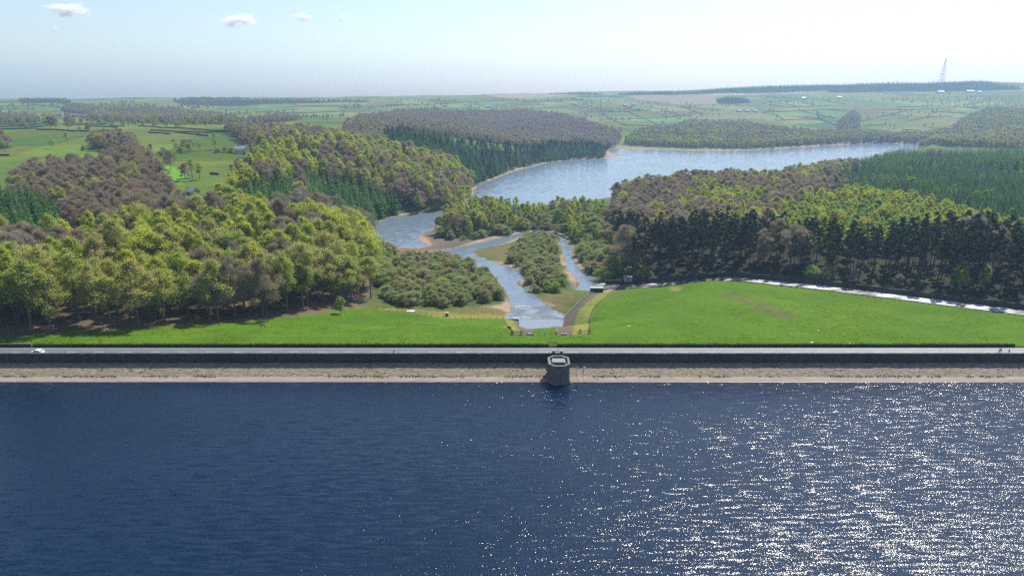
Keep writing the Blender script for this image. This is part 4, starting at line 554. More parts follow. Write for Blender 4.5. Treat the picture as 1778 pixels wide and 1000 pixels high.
# ------------------------------------------------------------------ trees
def tube_np(pts, rad, n=6):
    b = MB().tube(pts, rad, n, cap=False); return np.array([tuple(v) for v in b.V], float), np.array(b.F)
def join(parts):
    V = []; Fs = []; k = 0
    for v, f in parts: V.append(v); Fs.append(f+k); k += len(v)
    return np.concatenate(V), np.concatenate(Fs)
def limbs(r, H, r0, z0, z1, n, reach, rise=.5, sub=0):
    parts = []
    bend = r.normal(size=2)*.025*H
    trunk = [(0, 0, -.6), (0, 0, H*.12), (bend[0]*.4, bend[1]*.4, H*.45), (bend[0], bend[1], H*.9)]
    parts.append(tube_np(trunk, [r0*1.25, r0, r0*.72, r0*.15], 7))
    for k in range(n):
        t = k/max(1, n-1); zz = H*(z0+(z1-z0)*t); a = k*2.4+r.rand()*.8; L = reach*(1-.45*t)*(.75+.4*r.rand())
        d = np.array([math.cos(a), math.sin(a), 0]); up = rise*(.7+.6*r.rand())
        bx = bend*min(1, zz/(H*.9))
        p0 = np.array([bx[0], bx[1], zz]); p1 = p0+d*L*.5+np.array([0, 0, L*.5*up]); p2 = p0+d*L+np.array([0, 0, L*up*1.25])
        rr = r0*(.42-.2*t); parts.append(tube_np([p0, p1, p2], [rr, rr*.65, rr*.15], 4))
        for j in range(sub):
            a2 = a+(j-.5*(sub-1))*1.1+r.rand()*.3; e = np.array([math.cos(a2), math.sin(a2), .9]); q = p1+(p2-p1)*r.rand()*.6
            parts.append(tube_np([q, q+e*L*.28, q+e*L*.5+np.array([0, 0, .1*L])], [rr*.5, rr*.32, rr*.08], 3))
    return join(parts)
def clump_points(r, centres, radii, n, flat=.75):
    k = r.randint(0, len(centres), n); d = r.normal(size=(n, 3)); d /= np.linalg.norm(d, axis=1)[:, None]; d[:, 2] = np.where(r.rand(n) < .35, d[:, 2], np.abs(d[:, 2]))
    rad = radii[k]*(r.rand(n)**.45); d[:, 2] *= flat
    return centres[k]+d*rad[:, None]
def crown_centres(r, n, R_, zlo, zhi, power=1.0, top=.55, big=1.0):
    # clumps on an uneven dome: widest a little below the middle
    c = []; q = []
    lob = r.rand(6)*2*math.pi; amp = .75+.5*r.rand(6)
    while len(c) < n:
        t = r.rand()**.85; a = r.rand()*2*math.pi
        w = math.sin(math.pi*min(1, (t*.86+.14))**power)**.6 if t < .999 else .1
        k = sum(amp[j]*max(0, math.cos(a-lob[j]))**3 for j in range(6))*.22+.72
        f = r.rand()**.42
        x = math.cos(a)*R_*w*k*f; y = math.sin(a)*R_*w*k*f
        c.append((x, y, zlo+(zhi-zlo)*t)); q.append(R_*(.20+.20*r.rand())*(1.12-.3*t)*big)
    return np.array(c), np.array(q)
def broadleaf(seed, H=22., R_=6.6, zlo=.30, nclump=52, nleaf=8200, size=.235, r0=.36, aspect=.7, low=False, up=.5):
    r = np.random.RandomState(seed)
    c, q = crown_centres(r, nclump, R_, H*zlo, H*.96)
    P = clump_points(r, c, q, nleaf, 1.0); P += r.normal(size=P.shape)*np.array([.35, .35, .5])*(r.rand(len(P)) < .45)[:, None]; crown = cards(P, size, r, up, aspect)
    tr = limbs(r, H, r0, zlo*.9, .85, 5 if low else 9, R_*.8, .6)
    return tr, crown
def bare(seed, H=19., R_=5.2, nt=9500, wid=.055, low=False):
    r = np.random.RandomState(seed)
    tr = limbs(r, H, .3, .22, .85, 6 if low else 11, R_*.85, .75, 0 if low else 3)
    c, q = crown_centres(r, 34, R_, H*.28, H*.97); P = clump_points(r, c, q*1.25, nt, .8)
    ctr = np.array([0, 0, H*.35]); d = P-ctr; d /= np.linalg.norm(d, axis=1)[:, None]; d += r.normal(size=d.shape)*.38; d[:, 2] += .25; d /= np.linalg.norm(d, axis=1)[:, None]
    s = np.cross(d, r.normal(size=d.shape)); s /= np.linalg.norm(s, axis=1)[:, None]
    L = (.55+.9*r.rand(nt))[:, None]*(1 if not low else 1.6); w = wid*(.6+.8*r.rand(nt))[:, None]
    V = np.stack([P-d*L*.5-s*w, P-d*L*.5+s*w, P+d*L*.5+s*w*.35, P+d*L*.5-s*w*.35], 1).reshape(-1, 3)
    return tr, (V, np.arange(4*nt).reshape(nt, 4))
def conifer(seed, H=18., R_=3.0, zlo=.1, layers=22, per=13, size=.5, r0=.22, droop=.28, power=.95):
    r = np.random.RandomState(seed); P = []; U = []
    for k in range(layers):
        t = (k+.5*r.rand())/layers; zz = H*(zlo+(1-zlo)*t); rad = R_*(1-t)**power*(.8+.4*r.rand())+.12
        m = max(4, int(per*(1-.55*t)))
        for j in range(m):
            a = r.rand()*2*math.pi; L = rad*(.65+.5*r.rand())
            for s in (.35, .68, 1.0):
                P.append((math.cos(a)*L*s, math.sin(a)*L*s, zz-droop*L*s*s+.05*L)); U.append((math.cos(a), math.sin(a), -droop*2*s, L*.26+size*.25, 1.0-.45*s))
    P = np.array(P)+r.normal(size=(len(P), 3))*.06; U = np.array(U); d = U[:, :3]/np.linalg.norm(U[:, :3], axis=1)[:, None]
    side = np.cross(d, np.array([0, 0, 1.])); side += r.normal(size=side.shape)*.35; side /= np.linalg.norm(side, axis=1)[:, None]
    L = U[:, 3:4]; w = L*.55*(U[:, 4:5]+.25)
    V = np.stack([P-d*L, P+side*w-d*L*.1, P+d*L, P-side*w-d*L*.1], 1).reshape(-1, 3)
    tr = limbs(r, H, r0, .3, .6, 0, 1)
    return tr, (V, np.arange(len(V)).reshape(-1, 4))
def pine(seed, H=24., R_=3.2, zlo=.5, pads=20, n=2900, size=.32, low=False):
    r = np.random.RandomState(seed); c = []; q = []
    for k in range(pads):
        t = (k+r.rand())/pads; a = r.rand()*2*math.pi; w = R_*(.95-.65*t**1.6)*(.35+.65*r.rand()); c.append((math.cos(a)*w, math.sin(a)*w, H*(zlo+(.98-zlo)*t))); q.append(R_*(.26+.2*r.rand())*(1.1-.45*t))
    P = clump_points(r, np.array(c), np.array(q), n, .55)
    return limbs(r, H, .24, zlo-.12, .9, 4 if low else 10, R_*.8, .25), cards(P, size, r, .3, .5)
def bush(seed, H=6., R_=3.6, n=5200, size=.19):
    r = np.random.RandomState(seed); c, q = crown_centres(r, 40, R_, H*.08, H*.84, .8); P = clump_points(r, c, q*1.25, n, .95); P[:, 2] = np.maximum(P[:, 2], .1)
    parts = []
    for k in range(5):
        a = k*1.3+r.rand(); parts.append(tube_np([(0, 0, -.3), (math.cos(a)*.5*R_*.5, math.sin(a)*.5*R_*.5, H*.35), (math.cos(a)*R_*.6, math.sin(a)*R_*.6, H*.7)], [.12, .08, .03], 4))
    return join(parts), cards(P, size, r, .2, .55)
KINDS = {}
def kind(key, noun, adj, cat, unit_h, mats, near, far, group):
    variants = []
    for lod, lst in (('near', near), ('far', far)):
        out = []
        for tr, cr in lst:
            out.append((raw_mesh('trunk', tr[0], tr[1], [mats[0]], smooth_shade=True), raw_mesh('crown', cr[0], cr[1], [mats[1]]), tr, cr))
        variants.append(out)
    KINDS[key] = dict(noun=noun, adj=adj, cat=cat, h=unit_h, mats=mats, near=variants[0], far=variants[1], group=group)
kind('beech_tree', 'leafy tree', 'yellow-green', 'tree', 22., (M['bark'], M['beech']), [broadleaf(10+k, R_=(5.6, 4.8, 6.4, 5.2, 6.0, 4.4)[k], zlo=(.32, .36, .28, .42, .38, .30)[k]) for k in range(6)], [broadleaf(20+k, nclump=20, nleaf=1400, size=.8, low=True) for k in range(3)], 'yellow-green trees of the woods')
kind('budding_tree', 'budding tree', 'olive-bronze', 'tree', 21., (M['bark'], M['budding']), [broadleaf(30+k, H=21, R_=(5.6, 6.2, 4.8, 5.2)[k], zlo=(.30, .24, .36, .40)[k], nclump=50, nleaf=6800, size=.22) for k in range(4)], [broadleaf(40+k, H=21, R_=6.4, nclump=20, nleaf=1400, size=.78, low=True) for k in range(3)], 'olive budding trees of the woods')
kind('bare_tree', 'bare tree', 'grey-brown', 'tree', 19., (M['bark'], M['twig']), [bare(50+k, R_=5.4+.4*k) for k in range(4)], [bare(60+k, R_=6.0, nt=950, wid=.24, low=True) for k in range(3)], 'bare trees of the woods')
kind('pine_tree', 'pine', 'dark green', 'pine', 24., (M['pine_bark'], M['pine']), [pine(70+k, zlo=(.46, .54, .42, .58)[k]) for k in range(4)], [pine(80+k, pads=14, n=420, size=.9, low=True) for k in range(2)], 'pines of the belt and ridge')
kind('spruce_tree', 'spruce', 'dark conical', 'spruce', 18., (M['pine_bark'], M['spruce']), [conifer(90+k, R_=2.7+.3*k) for k in range(3)], [conifer(95+k, R_=3.2, layers=11, per=8, size=1.1) for k in range(2)], 'spruces of the plantations')
kind('larch_tree', 'larch', 'fresh green', 'larch', 18., (M['pine_bark'], M['larch']), [conifer(100+k, R_=2.8+.3*k, layers=20, per=11, droop=.12, power=.8) for k in range(3)], [conifer(105+k, R_=3.2, layers=11, per=8, size=1.1, droop=.12, power=.8) for k in range(2)], 'larches of the plantations')
kind('willow_bush', 'willow bush', 'grey-green', 'bush', 6., (M['bark'], M['willow']), [bush(110+k, R_=3.3+.25*k) for k in range(4)], [bush(120+k, n=420, size=.62) for k in range(2)], 'willow bushes of the valley')
kind('birch_tree', 'young tree', 'fresh green', 'tree', 12., (M['pale_bark'], M['birch']), [broadleaf(130+k, H=12, R_=2.5+.3*k, zlo=.2, nclump=30, nleaf=2400, size=.25, r0=.12, up=.2) for k in range(3)], [broadleaf(140+k, H=12, R_=2.7, zlo=.2, nclump=18, nleaf=420, size=.62, r0=.12, low=True) for k in range(2)], 'fresh green young trees')

PITCH = math.atan(335/1201)
def to_photo(x, y, z):
    f = y*math.cos(PITCH)-(z-80)*math.sin(PITCH); up = y*math.sin(PITCH)+(z-80)*math.cos(PITCH)
    return .5+1201*x/f/1778, .5-1201*up/f/1000
def stand_points():
    rows = []
    taken = np.zeros((0, 2))
    for si, (n, poly, spc, kinds, hh, fl, ph) in enumerate(STANDS):
        P = np.array(poly); r = np.random.RandomState(200+si)
        gx = np.arange(P[:, 0].min(), P[:, 0].max(), spc); gy = np.arange(P[:, 1].min(), P[:, 1].max(), spc)
        X, Y = np.meshgrid(gx, gy); X = X+((np.arange(len(gy)) % 2)*.5*spc)[:, None]
        x = (X+(r.rand(*X.shape)-.5)*spc*.85).ravel(); y = (Y+(r.rand(*Y.shape)-.5)*spc*.85).ravel()
        m = poly_sd(x, y, poly) < 0; x, y = x[m], y[m]
        sdw = np.minimum.reduce([poly_sd(x, y, w) for w in WATERS]); dsp = line_dist(x, y, SPILLWAY)[0]
        m = (sdw > 2.2) & (dsp > 7.5) & (y > 222)
        if 'hedgerows' in n: m &= vnoise(x/170, y/240, 90)*.7+vnoise(x/50, y/60, 91)*.5 > .62
        if n != 'belt undergrowth':
            for pj in range(si): m &= poly_sd(x, y, STANDS[pj][1]) > 1.5
        x, y = x[m], y[m]
        w = np.array([k[1] for k in kinds]); w = w/w.sum(); names = [k[0] for k in kinds]
        # kinds gather in patches
        pn = np.stack([vnoise(x/22+31*j, y/22, 40+j)*.9+r.rand(len(x))*.75 for j in range(len(w))], 1)
        pick = np.argmax(np.log(w)[None]*.42+pn*1.25, 1) if len(w) > 1 else np.zeros(len(x), int)
        h = hh[0]+(hh[1]-hh[0])*(.55*r.rand(len(x))+.45*vnoise(x/30, y/30, 70+si))
        z = gz(x, y) if len(x) else np.zeros(0)
        for i in range(len(x)):
            k = names[pick[i]]; hq = h[i]
            if k == 'willow_bush': hq = min(hq, 3.2+5.8*r.rand()**1.2)
            if k == 'birch_tree': hq = min(hq, 8+6*r.rand())
            if k == 'bare_tree' and n in ('left thicket', 'belt undergrowth'): hq = 5+4*r.rand()
            rows.append((x[i], y[i], z[i], hq, k, ph, None))
    for x, y, h, k, lab in TREES: rows.append((x, y, float(gz(x, y)[0]), h, k, '', lab))
    # hedgerow trees loosely strewn along the field walls
    r = np.random.RandomState(77)
    for w in WALLS:
        for a, b_ in zip(w[:-1], w[1:]):
            L = math.dist(a, b_)
            for _ in range(r.poisson(L/ (150 if a[1] < 1500 else 150))):
                t = r.rand(); x = a[0]+(b_[0]-a[0])*t; y = a[1]+(b_[1]-a[1])*t+3
                rows.append((x, y, float(gz(x, y)[0]), 5+7*r.rand(), r.choice(['bare_tree', 'budding_tree']), 'beside a field wall', None))
    return rows
ROWS = stand_points()
CAP = 300
by_kind = {}
for row in ROWS: by_kind.setdefault(row[4], []).append(row)
PROTO = {}
def stuff_proto(key):
    K = KINDS[key]; col = bpy.data.collections.new(key+'_models')
    for lod in ('near', 'far'):
        for i, (tm, cm, tr, cr) in enumerate(K[lod]):
            V, Fq_t = tr; V2, Fq_c = cr
            me = raw_mesh(key, np.concatenate([V, V2]), np.concatenate([Fq_t, Fq_c+len(V)]), list(K['mats']), np.r_[np.zeros(len(Fq_t), int), np.ones(len(Fq_c), int)])
            o = bpy.data.objects.new('%s_%s_%d' % (key, 'a' if lod == 'near' else 'b', i), me); col.objects.link(o)
    return col
def scatter(name, pts, rots, scls, idx, col, label, cat):
    me = bpy.data.meshes.new(name); me.vertices.add(len(pts)); me.vertices.foreach_set('co', np.asarray(pts, np.float32).ravel())
    for nm, ty, arr in (('turn', 'FLOAT', rots), ('size', 'FLOAT', scls), ('model', 'INT', idx)):
        a = me.attributes.new(nm, ty, 'POINT'); a.data.foreach_set('value', np.asarray(arr, np.int32 if ty == 'INT' else np.float32))
    o = link(name, me); g = bpy.data.node_groups.new(name, 'GeometryNodeTree')
    g.interface.new_socket('Geometry', in_out='INPUT', socket_type='NodeSocketGeometry'); g.interface.new_socket('Geometry', in_out='OUTPUT', socket_type='NodeSocketGeometry')
    gi = g.nodes.new('NodeGroupInput'); go = g.nodes.new('NodeGroupOutput'); ci = g.nodes.new('GeometryNodeCollectionInfo'); ip = g.nodes.new('GeometryNodeInstanceOnPoints')
    ci.inputs['Collection'].default_value = col; ci.inputs['Separate Children'].default_value = True; ci.inputs['Reset Children'].default_value = True
    def attr(nm, ty):
        n = g.nodes.new('GeometryNodeInputNamedAttribute'); n.data_type = ty; n.inputs['Name'].default_value = nm; return n.outputs['Attribute']
    cx = g.nodes.new('ShaderNodeCombineXYZ'); g.links.new(attr('turn', 'FLOAT'), cx.inputs['Z'])
    g.links.new(gi.outputs[0], ip.inputs['Points']); g.links.new(ci.outputs[0], ip.inputs['Instance']); ip.inputs['Pick Instance'].default_value = True
    g.links.new(attr('model', 'INT'), ip.inputs['Instance Index']); g.links.new(cx.outputs[0], ip.inputs['Rotation']); g.links.new(attr('size', 'FLOAT'), ip.inputs['Scale'])
    g.links.new(ip.outputs[0], go.inputs[0])
    md = o.modifiers.new('scatter', 'NODES'); md.node_group = g
    tag(o, label, cat, kind='stuff'); return o
ONES = 'first second third fourth fifth sixth seventh eighth ninth tenth eleventh twelfth thirteenth fourteenth fifteenth sixteenth seventeenth eighteenth nineteenth'.split()
TENS = {20: ('twentieth', 'twenty'), 30: ('thirtieth', 'thirty'), 40: ('fortieth', 'forty'), 50: ('fiftieth', 'fifty'), 60: ('sixtieth', 'sixty'), 70: ('seventieth', 'seventy'), 80: ('eightieth', 'eighty'), 90: ('ninetieth', 'ninety')}
def ordinal(n):
    if n < 20: return ONES[n-1]
    t = n//10*10; return TENS[t][0] if n == t else TENS[t][1]+'-'+ONES[n % 10-1]
class Rows:
    # names each member of a stand by its row, counted from the front, and its place from the left in that row
    def __init__(self): self.d = {}
    def add(self, o, head, tail, x, y): self.d.setdefault((head, tail), []).append((y, x/y, o))
    def write(self):
        for (head, tail), L in self.d.items():
            L.sort(key=lambda q: q[0]); rows = []; 
            for q in L:
                if rows and q[0] < rows[-1][0][0]*1.035+2 and len(rows[-1]) < 60: rows[-1].append(q)
                else: rows.append([q])
            for ri, row in enumerate(rows):
                row.sort(key=lambda q: q[1])
                for k, (y, u, o) in enumerate(row):
                    if len(rows) == 1: o['label'] = '%s %s from left %s' % (ordinal(k+1), head, tail)
                    elif len(row) == 1: o['label'] = 'only %s in %s row %s' % (head, ordinal(ri+1), tail)
                    else: o['label'] = '%s %s from left in %s row %s' % (ordinal(k+1), head, ordinal(ri+1), tail)
NAMED = Rows()
for key, rows in by_kind.items():
    K = KINDS[key]; r = np.random.RandomState(len(rows))
    sc = []
    for (x, y, z, h, k, ph, lab) in rows:
        u, v = to_photo(x, y, z+h*.62); inside = 0.0 < u < 1 and .05 < v < .63
        sc.append((1e6 if lab else 0)+(h/y if inside else 0))
    order = np.argsort(-np.array(sc)); nvar = len(K['near']); rest = []
    for rank, i in enumerate(order):
        x, y, z, h, k, ph, lab = rows[i]; s = h/K['h']; ang = r.rand()*6.283; vi = r.randint(nvar)
        if rank < CAP and sc[i] > 0:
            t = empty(key, (x, y, z-.1), ang); wide = .75+.5*r.rand(); t.scale = (s*wide, s*wide, s)
            if y > 1300 and not lab: tm, cm = K['far'][vi % len(K['far'])][:2]
            else: tm, cm = K['near'][vi][:2]
            link('trunk', tm, t); link('crown', cm, t)
            u, v = to_photo(x, y, z+h*.62)
            tag(t, lab, K['cat'], K['group'])
            if not lab: NAMED.add(t, '%s %s' % (K['adj'], K['noun']), ph, x, y)
        else:
            rest.append((x, y, z-.1, ang, s*(.92+.2*r.rand()), (vi if y < 900 else nvar+r.randint(len(K['far'])))))
    if rest:
        rest = np.array(rest)
        scatter({'beech_tree': 'leafy_woodland', 'budding_tree': 'budding_woodland', 'bare_tree': 'bare_woodland', 'pine_tree': 'pine_woodland', 'spruce_tree': 'spruce_plantation', 'larch_tree': 'larch_plantation', 'willow_bush': 'willow_scrub', 'birch_tree': 'young_woodland'}[key], rest[:, :3], rest[:, 3], rest[:, 4], rest[:, 5].astype(int), stuff_proto(key), 'remaining mass of %s %ss in the woods' % (K['adj'], K['noun']), 'woodland')
print('TREES', {k: len(v) for k, v in by_kind.items()})

# ------------------------------------------------------------------ rough grass and weeds
def tuft(seed, n, h, w, mat):
    r = np.random.RandomState(seed); V = []
    for k in range(n):
        a = r.rand()*6.283; d = np.array([math.cos(a), math.sin(a), 0]); s = np.array([-d[1], d[0], 0])*w*(.6+.8*r.rand()); p = d*r.rand()*.18+np.array([0, 0, -.05]); L = h*(.5+.7*r.rand())
        q = p+d*L*.35*r.rand()+np.array([0, 0, L]); V += [p-s, p+s, q+s*.4, q-s*.4]
    return raw_mesh('tuft', np.array(V), np.arange(4*n).reshape(n, 4), [mat])
M['grass_blade'] = leaf_mat('grass_blade', [(0, (.20, .36, .014)), (.4, (.25, .40, .018)), (.75, (.17, .29, .015)), (.93, (.34, .34, .06)), (1, (.26, .22, .07))], .6)
M['weed'] = leaf_mat('weed_leaf', [(0, (.09, .08, .035)), (.5, (.15, .12, .06)), (1, (.20, .16, .10))], .3)
tc_ = bpy.data.collections.new('tuft_models')
for k in range(4): tc_.objects.link(bpy.data.objects.new('tuft_%d' % k, tuft(300+k, 16, .30, .05, M['grass_blade'])))
r = np.random.RandomState(55); n = 60000
tx = -165+360*r.rand(n); ty = 216+125*r.rand(n)**1.3
keep = np.minimum.reduce([poly_sd(tx, ty, w) for w in WATERS]) > 3
keep &= (line_dist(tx, ty, SPILLWAY)[0] > 6.5)
keep &= vnoise(tx/9, ty/9, 15)*.6+vnoise(tx/2.5, ty/2.5, 16)*.5 > .64
for nme, poly, *_ in STANDS[:1]+STANDS[9:14]: keep &= poly_sd(tx, ty, poly) > 0
for k_, poly in ZONES:
    if k_ in ('stone', 'sand', 'mud', 'olive'): keep &= poly_sd(tx, ty, poly) > .5
tx, ty = tx[keep], ty[keep]; tz = gz(tx, ty); keep = tz > -17; tx, ty, tz = tx[keep], ty[keep], tz[keep]
scatter('grass_tufts', np.stack([tx, ty, tz], -1), r.rand(len(tx))*6.28, .5+.9*r.rand(len(tx)), r.randint(0, 4, len(tx)), tc_, 'rough grass tufts scattered over the green banks', 'grass')
wc_ = bpy.data.collections.new('weed_models')
for k in range(3): wc_.objects.link(bpy.data.objects.new('weed_%d' % k, tuft(320+k, 18, .22, .06, M['weed'])))
n = 5200; wx = -300+600*r.rand(n); wy = 199.7+r.normal(size=n)*.28; wk = vnoise(wx/6, wx*0, 17)+.4*vnoise(wx/1.3, wx*0, 18) > .62
n2 = 2600; wx2 = -300+600*r.rand(n2); wy2 = 200+5*r.rand(n2); wk2 = vnoise(wx2/3, wy2/.8, 19) > .6
wx = np.r_[wx[wk], wx2[wk2]]; wy = np.r_[wy[wk], wy2[wk2]]; wz = np.where(wy > 199.7, -1.75-2.65*(205.9-wy)/6.2, -4.4-.28*(199.7-wy))
scatter('weeds', np.stack([wx, wy, wz], -1), r.rand(len(wx))*6.28, .5+.8*r.rand(len(wx)), r.randint(0, 3, len(wx)), wc_, 'dark weeds and debris along the foot of the stone pitching', 'weeds')

# ------------------------------------------------------------------ valve tower
def octagon(hx, hy, c): return [(-hx+c, -hy), (hx-c, -hy), (hx, -hy+c), (hx, hy-c), (hx-c, hy), (-hx+c, hy), (-hx, hy-c), (-hx, -hy+c)]
tw = empty('valve_tower', (14.4, 199.3, -9)); tag(tw, 'octagonal dark stone valve tower standing in the reservoir edge', 'tower')
O = lambda g: octagon(3.2+g, 4.4+g, 1.75+g*.4)
MB().prism(O(.0), 0, 9.15).build('shaft', M['tower_stone'], tw)
MB().prism(O(.16), 0, 4.9).build('plinth', M['tower_stone'], tw)
MB().prism(O(.14), 6.0, 6.35).build('band', M['tower_stone'], tw)
MB().prism(O(.08), 4.902, 5.15).build('band', M['tower_stone'], tw)
def ring(outer, inner, z0, z1):
    n = len(outer); v = [(x, y, z) for z in (z0, z1) for poly in (outer, inner) for x, y in poly]; f = []
    for i in range(n):
        j = (i+1) % n; f += [(i, j, 2*n+j, 2*n+i), (n+j, n+i, 3*n+i, 3*n+j), (2*n+i, 2*n+j, 3*n+j, 3*n+i), (j, i, n+i, n+j)]
    return MB().add(v, f)
ring(O(.02), O(-.42), 9.152, 10.0).build('parapet', M['tower_stone'], tw)
ring(O(.12), O(-.50), 10.003, 10.2).build('coping', M['tower_cap'], tw)
MB().prism(O(-.5), 9.153, 9.3).build('deck', M['tower_cap'], tw)
MB().box(-2.0, 2.0, -.9, 2.3, 9.3, 10.05).build('hatch', M['tower_roof'], tw)
MB().box(-2.1, 2.1, -1.25, -.902, 9.3, 9.75).build('hatch_step', M['dark_iron'], tw)
MB().box(-1.1, 1.1, 4.4, 6.2, 8.75, 9.2).build('bridge_deck', M['tower_stone'], tw)
for k, x in enumerate((13.2, 15.7)):
    p = empty('gate_pier', (x, 206.0, -.2)); tag(p, ('left' if k == 0 else 'right')+' dark stone gate pier with pale domed cap behind the tower', 'pier', 'gate piers behind the valve tower')
    MB().box(-.36, .36, -.50, .36, 0, 2.05).build('shaft', M['dark_stone'], p)
    b = MB().box(-.5, .5, -.62, .5, 2.053, 2.22); b.box(-.42, .42, -.54, .42, 2.223, 2.42, .18, .18); b.build('cap', M['coping'], p)
g = empty('iron_gate', (14.45, 205.8, 1.2)); tag(g, 'low iron gate between the two stone piers', 'gate')
for x in np.linspace(-.8, .8, 8): MB().bar((x, 0, 0), (x, 0, .7), .04, .04).build('bar', M['dark_iron'], g)
MB().bar((-.85, 0, .7), (.85, 0, .7), .06, .06).build('rail', M['dark_iron'], g)
# stile in the hedge gap
st = empty('kissing_gate', (13.5, 215.0, .12)); tag(st, 'small dark gate in the hedge gap opposite the tower', 'gate')
for x in (-1.1, -.25, .5, 1.1): MB().box(x-.07, x+.07, -.07, .07, 0, 1.5).build('post', M['timber'], st)
for z in (.5, .95, 1.35): MB().bar((-1.1, 0, z), (1.1, 0, z), .05, .09).build('rail', M['timber'], st)
# steps and handrails on the pitching, gauge boards, mooring post
lad = empty('slipway_steps', (21.6, 200.4, -4.2)); tag(lad, 'narrow pale steps with thin rails right of the tower', 'steps')
for k in range(9): MB().box(-.7, .7, 3.0-k*.68, 3.6-k*.68, .75-k*.235, 1.0-k*.235).build('tread', M['pale_stone'], lad)
for x in (-.95, 1.0): 
    MB().bar((x, 2.9, 1.9), (x, -3.1, .0), .06, .06).build('rail', M['grey_metal'], lad)
    for t in (.1, .5, .9): MB().bar((x, 2.9-6*t, .9-1.95*t), (x, 2.9-6*t, 1.9-1.9*t), .06, .06).build('rail_post', M['grey_metal'], lad)
gb = empty('gauge_board', (26.6, 198.9, -4.8)); tag(gb, 'small white gauge board on the apron right of the steps', 'gauge')
MB().box(-.12, .12, -.03, .03, 0, 1.2).build('board', M['pale_roof'], gb); MB().box(-.05, .05, .032, .10, -.1, 1.25).build('post', M['dark_iron'], gb)
mp = MB(); mp.tube([(0, 0, -2), (0, 0, 1.3), (.02, 0, 1.55)], [.16, .15, .12], 8); tag(mp.build('mooring_post', M['timber'], None, (17.6+1.8, 193.2, -5.2)), 'dark post standing in the water right of the tower', 'post')
ld = empty('ledge', (17.9, 203.3, -3.4)); tag(ld, 'pale concrete ledge on the stone pitching beside the tower', 'ledge')
MB().box(0, 5.2, -.5, .3, -.3, .35).build('slab', M['pale_stone'], ld); MB().box(4.9, 5.1, -.9, -.52, -.4, 1.1).build('post', M['pale_roof'], ld)

# ------------------------------------------------------------------ car
car = empty('car', (-152.2, 208.1, .0), R(180)); tag(car, 'small white hatchback driving left along the dam road', 'car')
prof = [(-1.95, .30), (-2.0, .62), (-1.93, .92), (-1.55, 1.0), (-1.25, 1.36), (-.7, 1.48), (.35, 1.46), (1.02, 1.0), (1.75, .86), (1.98, .66), (2.0, .34), (1.7, .24), (-1.7, .24)]
def loft(prof, sects):
    n = len(prof); v = []; f = []
    for y, k, tz in sects:
        for x, z in prof: v.append((x*k, y*(1-(max(0, z-.95))*.28), z*tz+(1-tz)*.3))
    for s in range(len(sects)-1):
        for i in range(n): f.append((s*n+i, s*n+(i+1) % n, (s+1)*n+(i+1) % n, (s+1)*n+i))
    f.append(tuple(range(n))); f.append(tuple(range((len(sects)-1)*n, len(sects)*n))[::-1]); return v, f
MB().add(*loft(prof, [(-.86, .97, .985), (-.80, 1, 1), (.80, 1, 1), (.86, .97, .985)])).build('body', M['car_paint'], car, smooth_shade=False, bevel=.03)
for s in (-1, 1):
    yb = s*.865
    def side(pts): 
        return [(x, (yb*(1-(max(0, z-.95))*.28))+s*.012, z) for x, z in pts]
    for pts in ([(-.02, 1.02), (.92, 1.02), (.38, 1.36), (-.02, 1.38)], [(-1.2, 1.04), (-.08, 1.02), (-.08, 1.38), (-.68, 1.38)]):
        MB().add(side(pts), [(0, 1, 2, 3)]).build('side_window', M['glass'], car)
def quad_(name, pts, mat): return MB().add(pts, [(0, 1, 2, 3)]).build(name, mat, car)
quad_('windscreen', [(1.01, -.70, 1.045), (1.01, .70, 1.045), (.42, .62, 1.445), (.42, -.62, 1.445)], M['glass'])
quad_('rear_window', [(-1.56, -.66, 1.04), (-1.56, .66, 1.04), (-1.29, .60, 1.34), (-1.29, -.60, 1.34)], M['glass'])
for s in (-1, 1):
    MB().box(-2.02, -1.9, s*.72-.1, s*.72+.1, .7, .92).build('tail_lamp', M['lamp_red'], car); MB().box(1.85, 1.99, s*.66-.14, s*.66+.14, .62, .76).build('headlight', M['pale_roof'], car)
    MB().box(.78, .92, s*.92-.08, s*.92+.08, .98, 1.1).build('door_mirror', M['car_paint'], car)
    for x in (-1.22, 1.24):
        w = empty('wheel', (x, s*.78, .31)); w.parent = car
        MB().tube([(0, -.11, 0), (0, .11, 0)], .31, 18).build('tyre', M['tyre'], w, bevel=.02); MB().tube([(0, -.118, 0), (0, .118, 0)], .19, 12).build('rim', M['grey_metal'], w)

